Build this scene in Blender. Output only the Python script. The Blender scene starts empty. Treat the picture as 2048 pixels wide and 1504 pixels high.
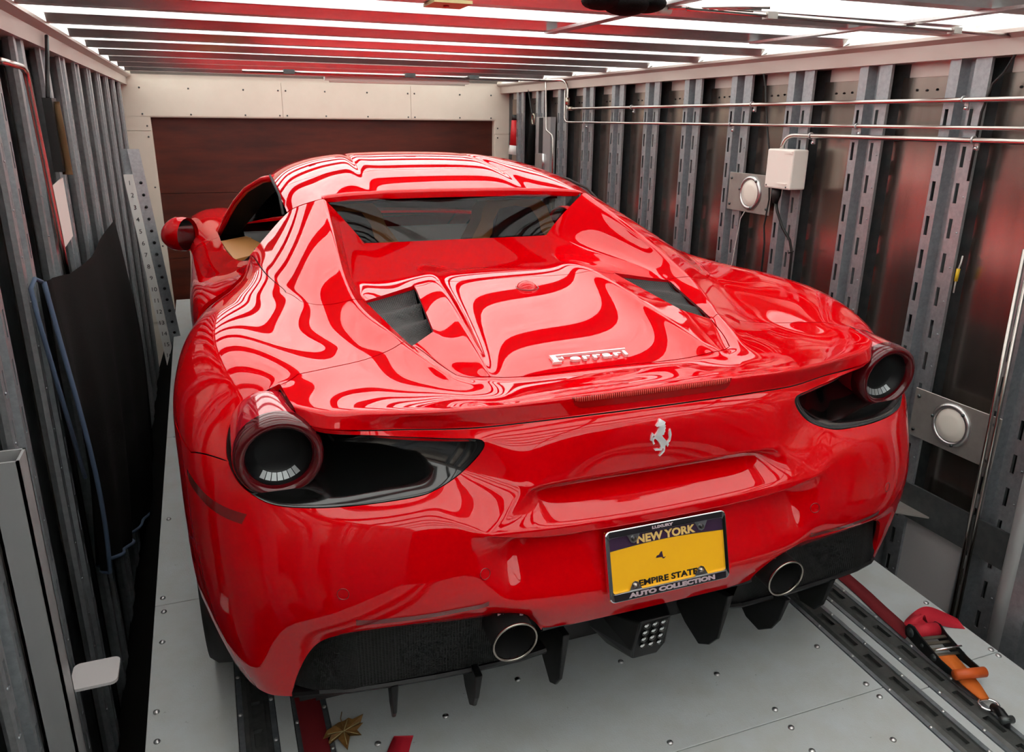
import bpy, bmesh, math, random
from mathutils import Vector, Matrix, Euler
R = math.radians
random.seed(7)
sc = bpy.context.scene
col = sc.collection
TH = 0.060                       # the deck (and the car on it) is pitched up a little against the trailer
# ------------------------------------------------------------------ camera
cam_d = bpy.data.cameras.new('camera'); cam = bpy.data.objects.new('camera', cam_d); col.objects.link(cam)
cam_d.sensor_width = 36; cam_d.lens = 1552.88 / 2048 * 36; cam_d.clip_start = 0.02; cam_d.clip_end = 200
def _cam():
    yaw, pitch, roll = 0.376606, -0.374273, 0.0345648
    f = Vector((math.sin(yaw)*math.cos(pitch), math.cos(yaw)*math.cos(pitch), math.sin(pitch)))
    r = Vector((math.cos(yaw), -math.sin(yaw), 0)); u = r.cross(f)
    c, s = math.cos(roll), math.sin(roll)
    r, u = c*r + s*u, -s*r + c*u
    M = Matrix((r, u, -f)).transposed().to_4x4()
    RX = Matrix.Rotation(TH, 4, 'X')
    return RX @ Matrix.Translation((-0.850945, -1.167051, 1.535535)) @ M
cam.matrix_world = _cam()
sc.camera = cam
# ------------------------------------------------------------------ sky, exposure
w = bpy.data.worlds.new('overcast_sky'); sc.world = w; w.use_nodes = True
w.node_tree.nodes['Background'].inputs[0].default_value = (0.95, 0.98, 1.0, 1)
w.node_tree.nodes['Background'].inputs[1].default_value = 6.0
sc.view_settings.view_transform = 'Standard'; sc.view_settings.look = 'None'
sc.view_settings.gamma = 1.0; sc.view_settings.use_curve_mapping = False
sc.view_settings.exposure = 0.0
sc.cycles.use_denoising = True
sc.cycles.max_bounces = 10; sc.cycles.diffuse_bounces = 5; sc.cycles.glossy_bounces = 6
sc.cycles.transmission_bounces = 8; sc.cycles.transparent_max_bounces = 12
sc.cycles.sample_clamp_indirect = 6.0
# ------------------------------------------------------------------ materials
MAT = {}
def mat(name, color=(.5,.5,.5), rough=.5, metal=0., coat=0., coat_r=.03, spec=.5, trans=0., ior=1.45, emit=None, emit_s=0.,
        noise=None, bump=None, alpha=1.0):
    """noise=(scale, colour2, amount[, stretch xyz]) varies the colour; bump=(scale, strength[, stretch]) fine relief"""
    if name in MAT: return MAT[name]
    m = bpy.data.materials.new(name); m.use_nodes = True; nt = m.node_tree; b = nt.nodes['Principled BSDF']
    b.inputs['Base Color'].default_value = (*color, 1); b.inputs['Roughness'].default_value = rough
    b.inputs['Metallic'].default_value = metal; b.inputs['Coat Weight'].default_value = coat
    b.inputs['Coat Roughness'].default_value = coat_r; b.inputs['Specular IOR Level'].default_value = spec
    b.inputs['Transmission Weight'].default_value = trans; b.inputs['IOR'].default_value = ior
    b.inputs['Alpha'].default_value = alpha
    if emit: b.inputs['Emission Color'].default_value = (*emit, 1); b.inputs['Emission Strength'].default_value = emit_s
    tc = None
    def coords(stretch):
        nonlocal tc
        tc = tc or nt.nodes.new('ShaderNodeTexCoord')
        mp = nt.nodes.new('ShaderNodeMapping'); mp.inputs['Scale'].default_value = stretch
        nt.links.new(tc.outputs['Object'], mp.inputs['Vector']); return mp.outputs[0]
    if noise:
        n = nt.nodes.new('ShaderNodeTexNoise'); n.inputs['Scale'].default_value = noise[0]; n.inputs['Detail'].default_value = 6
        n.inputs['Roughness'].default_value = .65
        nt.links.new(coords(noise[3] if len(noise) > 3 else (1,1,1)), n.inputs['Vector'])
        cr = nt.nodes.new('ShaderNodeValToRGB'); cr.color_ramp.elements[0].position = .5 - .5*(1-noise[2]) - .02
        cr.color_ramp.elements[1].position = .5 + .5*(1-noise[2]) + .02
        cr.color_ramp.elements[0].position = .35; cr.color_ramp.elements[1].position = .68
        mx = nt.nodes.new('ShaderNodeMix'); mx.data_type = 'RGBA'
        mx.inputs['A'].default_value = (*color, 1)
        c2 = noise[1]; k = noise[2]
        mx.inputs['B'].default_value = (*(color[i]*(1-k) + c2[i]*k for i in range(3)), 1)
        nt.links.new(n.outputs['Fac'], cr.inputs[0]); nt.links.new(cr.outputs[0], mx.inputs['Factor'])
        nt.links.new(mx.outputs['Result'], b.inputs['Base Color'])
    if bump:
        n = nt.nodes.new('ShaderNodeTexNoise'); n.inputs['Scale'].default_value = bump[0]; n.inputs['Detail'].default_value = 4
        nt.links.new(coords(bump[2] if len(bump) > 2 else (1,1,1)), n.inputs['Vector'])
        bp = nt.nodes.new('ShaderNodeBump'); bp.inputs['Strength'].default_value = bump[1]; bp.inputs['Distance'].default_value = .002
        nt.links.new(n.outputs['Fac'], bp.inputs['Height']); nt.links.new(bp.outputs[0], b.inputs['Normal'])
    MAT[name] = m
    return m
def mesh_grille(name, scale, c0=(.002,.002,.002), c1=(.05,.05,.05), rough=.45, rot=0.):
    """fine woven mesh: a grid of tiny raised wires over black"""
    m = bpy.data.materials.new(name); m.use_nodes = True; nt = m.node_tree; b = nt.nodes['Principled BSDF']
    tc = nt.nodes.new('ShaderNodeTexCoord'); mp = nt.nodes.new('ShaderNodeMapping')
    mp.inputs['Scale'].default_value = (scale,)*3; mp.inputs['Rotation'].default_value = (0, 0, rot)
    nt.links.new(tc.outputs['UV'], mp.inputs[0])
    sx = nt.nodes.new('ShaderNodeSeparateXYZ'); nt.links.new(mp.outputs[0], sx.inputs[0])
    outs = []
    for k in (0, 1):
        s = nt.nodes.new('ShaderNodeMath'); s.operation = 'SINE'; nt.links.new(sx.outputs[k], s.inputs[0]); outs.append(s)
    mx = nt.nodes.new('ShaderNodeMath'); mx.operation = 'MAXIMUM'
    nt.links.new(outs[0].outputs[0], mx.inputs[0]); nt.links.new(outs[1].outputs[0], mx.inputs[1])
    cr = nt.nodes.new('ShaderNodeValToRGB'); cr.color_ramp.elements[0].position = .35; cr.color_ramp.elements[1].position = .8
    cr.color_ramp.elements[0].color = (*c0, 1); cr.color_ramp.elements[1].color = (*c1, 1)
    nt.links.new(mx.outputs[0], cr.inputs[0]); nt.links.new(cr.outputs[0], b.inputs['Base Color'])
    bp = nt.nodes.new('ShaderNodeBump'); bp.inputs['Strength'].default_value = .6; bp.inputs['Distance'].default_value = .002
    nt.links.new(mx.outputs[0], bp.inputs['Height']); nt.links.new(bp.outputs[0], b.inputs['Normal'])
    b.inputs['Roughness'].default_value = rough; b.inputs['Specular IOR Level'].default_value = .2
    MAT[name] = m; return m
mat('paint', (.60, .0, .002), .35, coat=1.0, coat_r=.01, spec=.0)
mat('black_gloss', (.004,.004,.004), .12, coat=.6)
mat('black_plastic', (.005,.005,.0055), .42, spec=.3)
mat('black_rubber', (.01,.01,.01), .75)
mat('rim_dark', (.03,.03,.032), .35, metal=.8)
mat('badge_metal', (.92,.92,.93), .30, metal=.55)
mat('chrome', (.82,.82,.84), .08, metal=1.0)
mat('tip_metal', (.38,.34,.30), .22, metal=1.0)
mat('soot', (.004,.004,.004), .9)
mat('tan_leather', (.50,.22,.06), .55)
mat('dark_cabin', (.012,.011,.012), .7)
mat('glass_tint', (.25,.27,.27), .0, trans=1.0, ior=1.01, spec=.6)
mat('lens_red', (.55,.006,.02), .08, trans=.15, ior=1.3, coat=1.0)
mat('lens_red_deep', (.08,.001,.003), .1, coat=.5)
mat('facet', (.36,.38,.39), .3, metal=.4)
mat('reflector_red', (.20,.002,.004), .12, coat=1.0, bump=(900, .3))
# ------------------------------------------------------------------ mesh builder
class MB:
    def __init__(s): s.v = []; s.f = []; s.sm = []
    def add(s, vs, fs, smooth=False):
        o = len(s.v); s.v += [tuple(v) for v in vs]
        for f in fs: s.f.append(tuple(i + o for i in f)); s.sm.append(smooth)
        return s
    def box(s, x0, x1, y0, y1, z0, z1, M=None):
        vs = [Vector((x, y, z)) for z in (z0, z1) for y in (y0, y1) for x in (x0, x1)]
        if M: vs = [M @ v for v in vs]
        return s.add(vs, [(0,2,3,1), (4,5,7,6), (0,1,5,4), (2,6,7,3), (0,4,6,2), (1,3,7,5)])
    def prism(s, poly, a, b, M=None):
        """poly: outline points (3d, function of depth) as list of (u,v); a,b: callables or extents along w with axes (u,v,w)"""
        n = len(poly)
        vs = [Vector((p[0], p[1], a)) for p in poly] + [Vector((p[0], p[1], b)) for p in poly]
        if M: vs = [M @ v for v in vs]
        fs = [tuple(range(n-1, -1, -1)), tuple(range(n, 2*n))] + [(i, (i+1) % n, n + (i+1) % n, n + i) for i in range(n)]
        return s.add(vs, fs)
    def tube(s, pts, r, seg=8, closed=False, caps=True, smooth=True):
        pts = [Vector(p) for p in pts]; n = len(pts); rings = []
        rr = r if isinstance(r, (list, tuple)) else [r]*n
        up = None
        for i, p in enumerate(pts):
            if closed: t = pts[(i+1) % n] - pts[i-1]
            else: t = pts[min(i+1, n-1)] - pts[max(i-1, 0)]
            t.normalize()
            if up is None:
                up = Vector((0,0,1)) if abs(t.z) < .9 else Vector((1,0,0))
            a = t.cross(up)
            if a.length < 1e-5: a = t.cross(Vector((0,1,0)))
            a.normalize(); b = a.cross(t).normalized(); up = b
            rings.append([p + (a*math.cos(2*math.pi*k/seg) + b*math.sin(2*math.pi*k/seg))*rr[i] for k in range(seg)])
        vs = [v for rg in rings for v in rg]; fs = []
        for i in range(n if closed else n-1):
            j = (i+1) % n
            for k in range(seg):
                l = (k+1) % seg
                fs.append((i*seg+k, i*seg+l, j*seg+l, j*seg+k))
        if caps and not closed:
            fs.append(tuple(range(seg-1, -1, -1))); fs.append(tuple((n-1)*seg + k for k in range(seg)))
        return s.add(vs, fs, smooth)
    def lathe(s, prof, seg=32, M=None, smooth=True):
        """prof: (radius, height) pairs about local z"""
        vs = [Vector((r*math.cos(2*math.pi*k/seg), r*math.sin(2*math.pi*k/seg), h)) for r, h in prof for k in range(seg)]
        if M: vs = [M @ v for v in vs]
        fs = []
        for i in range(len(prof)-1):
            for k in range(seg):
                l = (k+1) % seg
                fs.append((i*seg+k, i*seg+l, (i+1)*seg+l, (i+1)*seg+k))
        return s.add(vs, fs, smooth)
    def cyl(s, p, q, r, seg=16): return s.tube([p, q], r, seg)
    def mesh(s, name='m'):
        me = bpy.data.meshes.new(name); me.from_pydata(s.v, [], s.f)
        me.polygons.foreach_set('use_smooth', s.sm); me.update(); return me
    def build(s, name, m, parent=None, **kw):
        return link(name, s.mesh(name), m, parent, **kw)
def link(name, me, m, parent=None, loc=None, rot=None, **kw):
    o = bpy.data.objects.new(name, me); col.objects.link(o)
    if m and not (hasattr(me, 'materials') and len(me.materials)): me.materials.append(MAT[m] if isinstance(m, str) else m)
    if parent: o.parent = parent
    if loc: o.location = loc
    if rot: o.rotation_euler = rot
    return tag(o, **kw)
def tag(o, label=None, cat=None, group=None, kind=None):
    if label: o['label'] = label
    if cat: o['category'] = cat
    if group: o['group'] = group
    if kind: o['kind'] = kind
    return o
def empty(name, loc=(0,0,0), rot=(0,0,0), **kw):
    o = bpy.data.objects.new(name, None); col.objects.link(o); o.location = loc; o.rotation_euler = rot; o.empty_display_size = .1
    return tag(o, **kw)
def bevel(o, wdt, seg=2, ang=40):
    md = o.modifiers.new('bevel', 'BEVEL'); md.width = wdt; md.segments = seg; md.limit_method = 'ANGLE'; md.angle_limit = R(ang)
    return o
def text_mesh(s, size, font=None, extrude=.001, bold=0., spacing=1.0):
    c = bpy.data.curves.new('t', 'FONT'); c.body = s; c.size = size; c.extrude = extrude; c.align_x = 'CENTER'; c.align_y = 'CENTER'
    c.offset = bold; c.space_character = spacing; c.resolution_u = 3
    o = bpy.data.objects.new('t', c); col.objects.link(o)
    dg = bpy.context.evaluated_depsgraph_get(); dg.update()
    me = bpy.data.meshes.new_from_object(o.evaluated_get(dg)); bpy.data.objects.remove(o); bpy.data.curves.remove(c)
    me.materials.clear()
    return me
RX = Matrix.Rotation(TH, 4, 'X')
# ================================================================== THE TRAILER (axis-aligned; the deck is the pitched part)
def translucent(name, colr):
    m = bpy.data.materials.new(name); m.use_nodes = True; nt = m.node_tree; nt.nodes.clear()
    o = nt.nodes.new('ShaderNodeOutputMaterial'); t = nt.nodes.new('ShaderNodeBsdfTranslucent'); d = nt.nodes.new('ShaderNodeBsdfDiffuse')
    mx = nt.nodes.new('ShaderNodeMixShader'); mx.inputs[0].default_value = .22
    tc = nt.nodes.new('ShaderNodeTexCoord'); mp = nt.nodes.new('ShaderNodeMapping'); mp.inputs['Scale'].default_value = (1.2, 7, 2)
    n = nt.nodes.new('ShaderNodeTexNoise'); n.inputs['Scale'].default_value = 7; n.inputs['Detail'].default_value = 10; n.inputs['Roughness'].default_value = .7
    cr = nt.nodes.new('ShaderNodeValToRGB'); cr.color_ramp.elements[0].position = .3; cr.color_ramp.elements[1].position = .62
    cr.color_ramp.elements[0].color = (colr[0]*.78, colr[1]*.76, colr[2]*.76, 1); cr.color_ramp.elements[1].color = (*colr, 1)
    nt.links.new(tc.outputs['Object'], mp.inputs[0]); nt.links.new(mp.outputs[0], n.inputs['Vector']); nt.links.new(n.outputs['Fac'], cr.inputs[0])
    nt.links.new(cr.outputs[0], t.inputs[0]); nt.links.new(cr.outputs[0], d.inputs[0])
    nt.links.new(t.outputs[0], mx.inputs[1]); nt.links.new(d.outputs[0], mx.inputs[2]); nt.links.new(mx.outputs[0], o.inputs[0])
    MAT[name] = m
translucent('roof_sheet', (.93,.93,.90))
mat('galvanized', (.42,.45,.47), .42, metal=.75, noise=(60, (.25,.27,.29), .6))
mat('bow_metal', (.62,.62,.62), .3, metal=.9, noise=(20, (.4,.4,.4), .4, (1,4,1)))
mat('skin_metal', (.44,.385,.34), .22, metal=.95, noise=(3, (.30,.26,.23), .6, (1,9,.7)), bump=(40, .15, (1,1,.05)))
mat('rail_metal', (.60,.54,.50), .36, metal=.6, noise=(6, (.5,.42,.38), .5, (1,.3,1)))
mat('cream_paint', (.70,.64,.55), .5, noise=(3, (.6,.53,.44), .5))
mat('door_wood', (.105,.018,.008), .4, noise=(3.5, (.035,.006,.004), .9, (.5,1,3)))
mat('dark_hole', (.01,.01,.01), .8)
mat('steel_dark', (.12,.13,.13), .45, metal=.7, noise=(30, (.06,.07,.07), .6))
mat('steel_plate', (.42,.40,.37), .42, metal=.6, noise=(14, (.3,.27,.25), .6))
mat('pipe', (.5,.46,.43), .25, metal=1.0)
mat('white_box', (.80,.76,.70), .5)
mat('lens_white', (.78,.74,.66), .35, coat=.4)
mat('cable', (.012,.012,.012), .5)
mat('wire_white', (.6,.58,.55), .5)
mat('yellow', (.7,.45,.02), .5)
mat('deck_paint', (.48,.51,.52), .45, noise=(9, (.42,.42,.38), .6), bump=(220, .35))
mat('track_steel', (.10,.105,.10), .45, metal=.55, noise=(40, (.05,.05,.05), .6))
mat('track_rim', (.28,.31,.33), .38, metal=.7, noise=(40, (.15,.16,.17), .6))
mat('rivet_metal', (.55,.55,.55), .3, metal=.9)
mat('low_floor', (.10,.035,.015), .8, noise=(10, (.04,.02,.012), .8))
mat('panel_grey', (.48,.46,.46), .5)
def speckle(m, scale, lo, hi, dark):
    nt = m.node_tree; b = nt.nodes['Principled BSDF']; src = b.inputs['Base Color'].links[0].from_socket
    tc = nt.nodes.new('ShaderNodeTexCoord'); n = nt.nodes.new('ShaderNodeTexNoise'); n.inputs['Scale'].default_value = scale; n.inputs['Detail'].default_value = 5; n.inputs['Roughness'].default_value = .75
    nt.links.new(tc.outputs['Object'], n.inputs['Vector'])
    cr = nt.nodes.new('ShaderNodeValToRGB'); cr.color_ramp.elements[0].position = lo; cr.color_ramp.elements[1].position = hi
    mx = nt.nodes.new('ShaderNodeMix'); mx.data_type = 'RGBA'; mx.inputs['B'].default_value = (*dark, 1)
    nt.links.new(n.outputs['Fac'], cr.inputs[0]); nt.links.new(cr.outputs[0], mx.inputs['Factor']); nt.links.new(src, mx.inputs['A']); nt.links.new(mx.outputs['Result'], b.inputs['Base Color'])
speckle(MAT['deck_paint'], 38, .66, .74, (.16,.16,.15)); speckle(MAT['deck_paint'], 170, .68, .76, (.14,.14,.13))
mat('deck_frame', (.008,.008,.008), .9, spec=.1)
SK = {1: 1.40, -1: -1.34}
Y0, Y1 = -3.6, 4.70
PITCH = .371
# ---- ceiling: one translucent sheet carried by roof bows
ceil = MB().box(-1.36, 1.42, Y0, Y1+.05, 1.746, 1.750).build('ceiling', 'roof_sheet', kind='structure')
def bow_mesh():
    b = MB()
    # hat section, open upwards: flange, web, bottom, web, flange (y across, x along)
    prof = [(-.020,1.7455), (-.020,1.743), (.0,1.743), (.021,1.722), (.071,1.722), (.092,1.743), (.112,1.743), (.112,1.7455)]
    n = len(prof)
    x0, x1 = -1.24, 1.30
    vs = [(x0, y, z) for y, z in prof] + [(x1, y, z) for y, z in prof]
    b.add(vs, [(i, (i+1) % n, n+(i+1) % n, n+i) for i in range(n)])
    # angled end shoes
    for xa, xb in ((x0, x0-.05), (x1, x1+.05)):
        b.add([(xa,.021,1.722), (xa,.071,1.722), (xb,.071,1.743), (xb,.021,1.743)], [(0,1,2,3)])
    return b.mesh('roof_bow')
bm_ = bow_mesh()
for k in range(-8, 9):
    link('roof_bow', bm_, 'bow_metal', ceil, loc=(0, 1.08 + .45*k, 0))
# two longitudinal strips under the bows
for x in (.16, .90):
    MB().box(x, x+.035, Y0, 1.12 if x < .5 else 1.1, 1.714, 1.7215).build('roof_strip', 'bow_metal', ceil)
# ---- side walls
def post_mesh(s):
    b = MB(); X = lambda d: SK[s] - s*d
    zt, zb = 1.657, -.75
    # strips along y (near to far) with their depth from the skin
    seq = [(.0005,.048), (0.0,.060), (.020,.060), (.022,.055), (.058,.055), (.064,.022), (.100,.022), (.106,.058), (.145,.058), (.149,.0)]
    slot_z = [1.51 - .11*i for i in range(20)]
    for (ya, da), (yb, db) in zip(seq, seq[1:]):
        w_ = yb - ya
        if w_ > .034 and da > .03:                       # a slotted crown: face with openings
            sa, sb = (ya + w_*.42, ya + w_*.42 + .013)
            cuts = [zt]
            for z in slot_z: cuts += [z, z-.062]
            cuts.append(zb)
            ys = [ya, sa, sb, yb]
            for i in range(len(cuts)-1):
                z1, z0 = cuts[i], cuts[i+1]
                for j in range(3):
                    if j == 1 and i % 2 == 1:
                        # slot: show its thickness
                        d2 = da - .004
                        b.add([(X(da),ys[1],z1),(X(da),ys[2],z1),(X(d2),ys[2],z1),(X(d2),ys[1],z1)], [(0,1,2,3)])
                        b.add([(X(da),ys[1],z0),(X(da),ys[2],z0),(X(d2),ys[2],z0),(X(d2),ys[1],z0)], [(0,1,2,3)])
                        b.add([(X(da),ys[2],z1),(X(da),ys[2],z0),(X(d2),ys[2],z0),(X(d2),ys[2],z1)], [(0,1,2,3)])
                        b.add([(X(da),ys[1],z1),(X(da),ys[1],z0),(X(d2),ys[1],z0),(X(d2),ys[1],z1)], [(0,1,2,3)])
                        continue
                    b.add([(X(da),ys[j],z0),(X(da),ys[j+1],z0),(X(da),ys[j+1],z1),(X(da),ys[j],z1)], [(0,1,2,3)])
        else:
            b.add([(X(da),ya,zb),(X(db),yb,zb),(X(db),yb,zt),(X(da),ya,zt)], [(0,1,2,3)])
    # small rivets on the near edge
    for i in range(18):
        z = 1.36 - .11*i
        b.tube([(X(.0605), .010, z), (X(.063), .010, z)], .003, 6)
    return b.mesh('post')
def wall(s):
    side = 'right' if s > 0 else 'left'
    x = SK[s]
    wl = MB().box(min(x, x+s*.03), max(x, x+s*.03), Y0, Y1+.05, -.9, 1.80).build('wall_' + side, 'steel_dark', kind='structure')
    pm = post_mesh(s)
    ks = range(-10, 12) if s > 0 else range(-10, 12)
    y00 = .532 if s > 0 else .50
    X = lambda d: x - s*d
    for k in ks:
        y = y00 + PITCH*k
        if y > Y1-.16 or y < Y0: continue
        link('post', pm, 'galvanized', wl, loc=(0, y, 0))
        # skin panel of the bay on the far side of the post
        p = MB(); p.box(min(X(0),X(.004)), max(X(0),X(.004)), y+.147, min(y+PITCH-.002, Y1-.001), -.6, 1.612).build('panel', 'skin_metal', wl)
        p = MB(); p.box(min(X(0),X(.008)), max(X(0),X(.008)), y+.165, min(y+PITCH-.03, Y1-.001), 1.612, 1.66).build('panel_top_strip', 'rail_metal', wl)
        if s > 0 and .1 < y < 3.9:
            r_ = MB()
            for j in range(4):
                yy = y + .185 + .04*j
                r_.tube([(X(.004), yy, 1.572 + random.uniform(-.003,.003)), (X(.0065), yy, 1.572)], .0042, 7)
            tag(r_.build('panel_rivets', 'dark_hole', wl), kind='stuff')
    # top rail: face, lip and cap
    t = MB(); 
    prof = [(.0,1.655), (.072,1.655), (.074,1.70), (.10,1.712), (.10,1.722), (.078,1.727), (.06,1.745), (.0,1.745)]
    n = len(prof)
    vs = [(X(d), Y0, z) for d, z in prof] + [(X(d), Y1, z) for d, z in prof]
    t.add(vs, [(i, (i+1) % n, n+(i+1) % n, n+i) for i in range(n)] + [tuple(range(n)), tuple(range(n, 2*n))])
    tr = t.build('top_rail', 'rail_metal', wl)
    return wl
wall_r = wall(1); wall_l = wall(-1)
# roof-edge brackets behind the right top rail
for k in range(-2, 8):
    MB().box(1.345, 1.36, .86 + .45*k, .90 + .45*k, 1.722, 1.744).build('roof_clip', 'steel_plate', wall_r)
# ---- front bulkhead with its recessed brown door
wf = MB()
wf.box(-1.34,-1.155,Y1,Y1+.05,-.9,1.80).box(1.28,1.42,Y1,Y1+.05,-.9,1.80).box(-1.155,1.28,Y1,Y1+.05,1.455,1.80).box(-1.155,1.28,Y1,Y1+.05,-.9,.06)
wf = wf.build('wall_front', 'cream_paint', kind='structure')
for x0, x1, z0, z1 in ((-1.336,-.30,1.462,1.69), (-.296,.62,1.462,1.69), (.624,1.41,1.462,1.69), (-1.336,-1.16,.06,1.366), (-1.336,-1.16,1.37,1.46), (1.285,1.41,.06,1.355), (1.285,1.41,1.359,1.46)):
    MB().box(x0, x1, Y1-.006, Y1, z0, z1).build('panel', 'cream_paint', wf)
r_ = MB()
for x in (-1.2,-.9,-.55,-.32,-.27,.0,.3,.6,.65,1.0,1.25):
    for z in (1.475, 1.64): r_.tube([(x, Y1-.006, z), (x, Y1-.009, z)], .006, 7)
for z in (.2,.6,1.0,1.33,1.40):
    for x in (-1.18, 1.305): r_.tube([(x, Y1-.006, z), (x, Y1-.009, z)], .006, 7)
tag(r_.build('panel_rivets', 'steel_dark', wf), kind='stuff')
dr = MB().box(-1.2, 1.3, Y1+.075, Y1+.09, 0, 1.5).build('door_1', 'door_wood', kind='structure')
for i, (z0, z1) in enumerate(((.06,.50), (.504,.95), (.954,1.455))):
    MB().box(-1.155, 1.28, Y1+.05, Y1+.075, z0, z1).build('plank', 'door_wood', dr)
MB().box(-1.34, 1.42, Y0-.05, Y0, -.9, 1.80).build('wall_rear', 'deck_frame', kind='structure')
MB().box(-1.34, 1.42, Y0, Y1, -.95, -.9).build('floor_lower', 'low_floor', kind='structure')
# ---- the pitched deck
MB().add([(-1.128,.2,-.02),(-1.128,4.4,-.02),(-1.30,4.4,-.50),(-1.30,.2,-.50),(-1.128,-2.2,-.02),(-1.30,-2.2,-.50)], [(0,1,2,3),(4,0,3,5)]).build('gap_shade_sheet', 'deck_frame', None)  # added black sheet, stands in for the deep shade in the left deck gap
shade_sheet_ = bpy.data.objects['gap_shade_sheet']
dk = MB().box(-1.12, 1.17, -2.2, 4.45, -.07, -.012).build('floor', 'deck_frame', rot=(TH,0,0), kind='structure')
shade_sheet_.parent = dk
YD0, YD1, YS = -2.2, 4.45, .01
def plate(x0, x1, y0, y1, z=0.): return bevel(MB().box(x0+.0012, x1-.0012, y0+.001, y1-.001, -.012, z).build('plate', 'deck_paint', dk), .0015, 1)
for x0, x1, ys in ((-.699,.738,(YD0,-1.2,YS,1.23,2.45,YD1)), (.952,1.178,(YD0,-1.2,YS,1.23,2.45,YD1)), (-1.127,-.915,(YD0,-.2,.995,2.2,3.4,YD1)), (.828,.862,(YD0,YS-.04,2.4,YD1)), (-.824,-.783,(YD0,.9,YD1))):
    for a, b_ in zip(ys, ys[1:]): plate(x0, x1, a, b_)
def track(x0, x1, phase, full=True):
    """steel tie-down track: rims on both sides, a dished middle with slots"""
    t = MB(); xm = (x0+x1)/2; wr = .014
    def strip(xa, za, xb, zb, y0, y1): t.add([(xa,y0,za),(xb,y0,zb),(xb,y1,zb),(xa,y1,za)], [(0,1,2,3)])
    L = YD0; pitch = .0945
    sw = .0105
    strip(x0+wr, .0, x0+wr+.012, .0055, YD0, YD1); strip(x1-wr-.012, .0055, x1-wr, .0, YD0, YD1)
    strip(x0+wr+.012, .0055, xm-sw, .0055, YD0, YD1); strip(xm+sw, .0055, x1-wr-.012, .0055, YD0, YD1)
    y = phase
    while y > YD0: y -= pitch
    cur = YD0
    while y + .0275 < YD1:
        a, b_ = y - .0275, y + .0275
        if a > cur:
            strip(xm-sw, .0055, xm+sw, .0055, cur, a)
            # recessed pocket below the slot
            zz = -.006
            t.add([(xm-sw,a,.0055),(xm+sw,a,.0055),(xm+sw,b_,.0055),(xm-sw,b_,.0055),(xm-sw,a,zz),(xm+sw,a,zz),(xm+sw,b_,zz),(xm-sw,b_,zz)], [(0,1,5,4),(1,2,6,5),(2,3,7,6),(3,0,4,7),(4,5,6,7)])
            cur = b_
        y += pitch
    strip(xm-sw, .0055, xm+sw, .0055, cur, YD1)
    o = t.build('track', 'track_steel', dk)
    for a, b_ in ((x0, x0+wr), (x1-wr, x1)):
        MB().box(a+.0006, b_-.0002, YD0, YD1, -.01, .0018).build('track_rim', 'track_rim', o)
    return o
tracks = [track(.738,.828,.001), track(.862,.952,.186), track(-.915,-.824,.472), track(-.783,-.699,.42)]
rv = MB().lathe([(.0085,0), (.0082,.002), (.006,.0045), (.0,.0052)], 10).mesh('rivet')
rs = MB().lathe([(.0055,0), (.0052,.0014), (.0035,.003), (.0,.0034)], 8).mesh('rivet')
def rivet(x, y, z=0., m=None): link('rivet', m or rv, 'rivet_metal', dk, loc=(x, y, z))
for x0, x1, dy in ((.738,.828,-.004), (.862,.952,.08), (-.915,-.824,.47), (-.783,-.699,.40)):
    for i in range(-3, 12):
        yy = dy + .1375*i
        rivet(x0+.007, yy, .0018, rs); rivet(x1-.007, yy+.03, .0018, rs)
for x in (-.55,-.25,.08,.40,.70):
    for y in (.035, -.018): rivet(x, y + random.uniform(-.006,.006))
for x, y in ((.676,.20), (.40,-.10), (.10,.33), (-.20,.36), (.33,.20), (.62,-.14), (1.155,.25), (1.16,.022), (1.158,-.004), (1.16,-.22), (1.0,-.3), (-1.105,.55), (-1.1,.45), (-1.1,.82), (-1.105,1.03), (-1.1,.96), (-1.1,1.5), (-1.09,2.2), (-.60,.27), (-.42,.30)):
    rivet(x, y)
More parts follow.
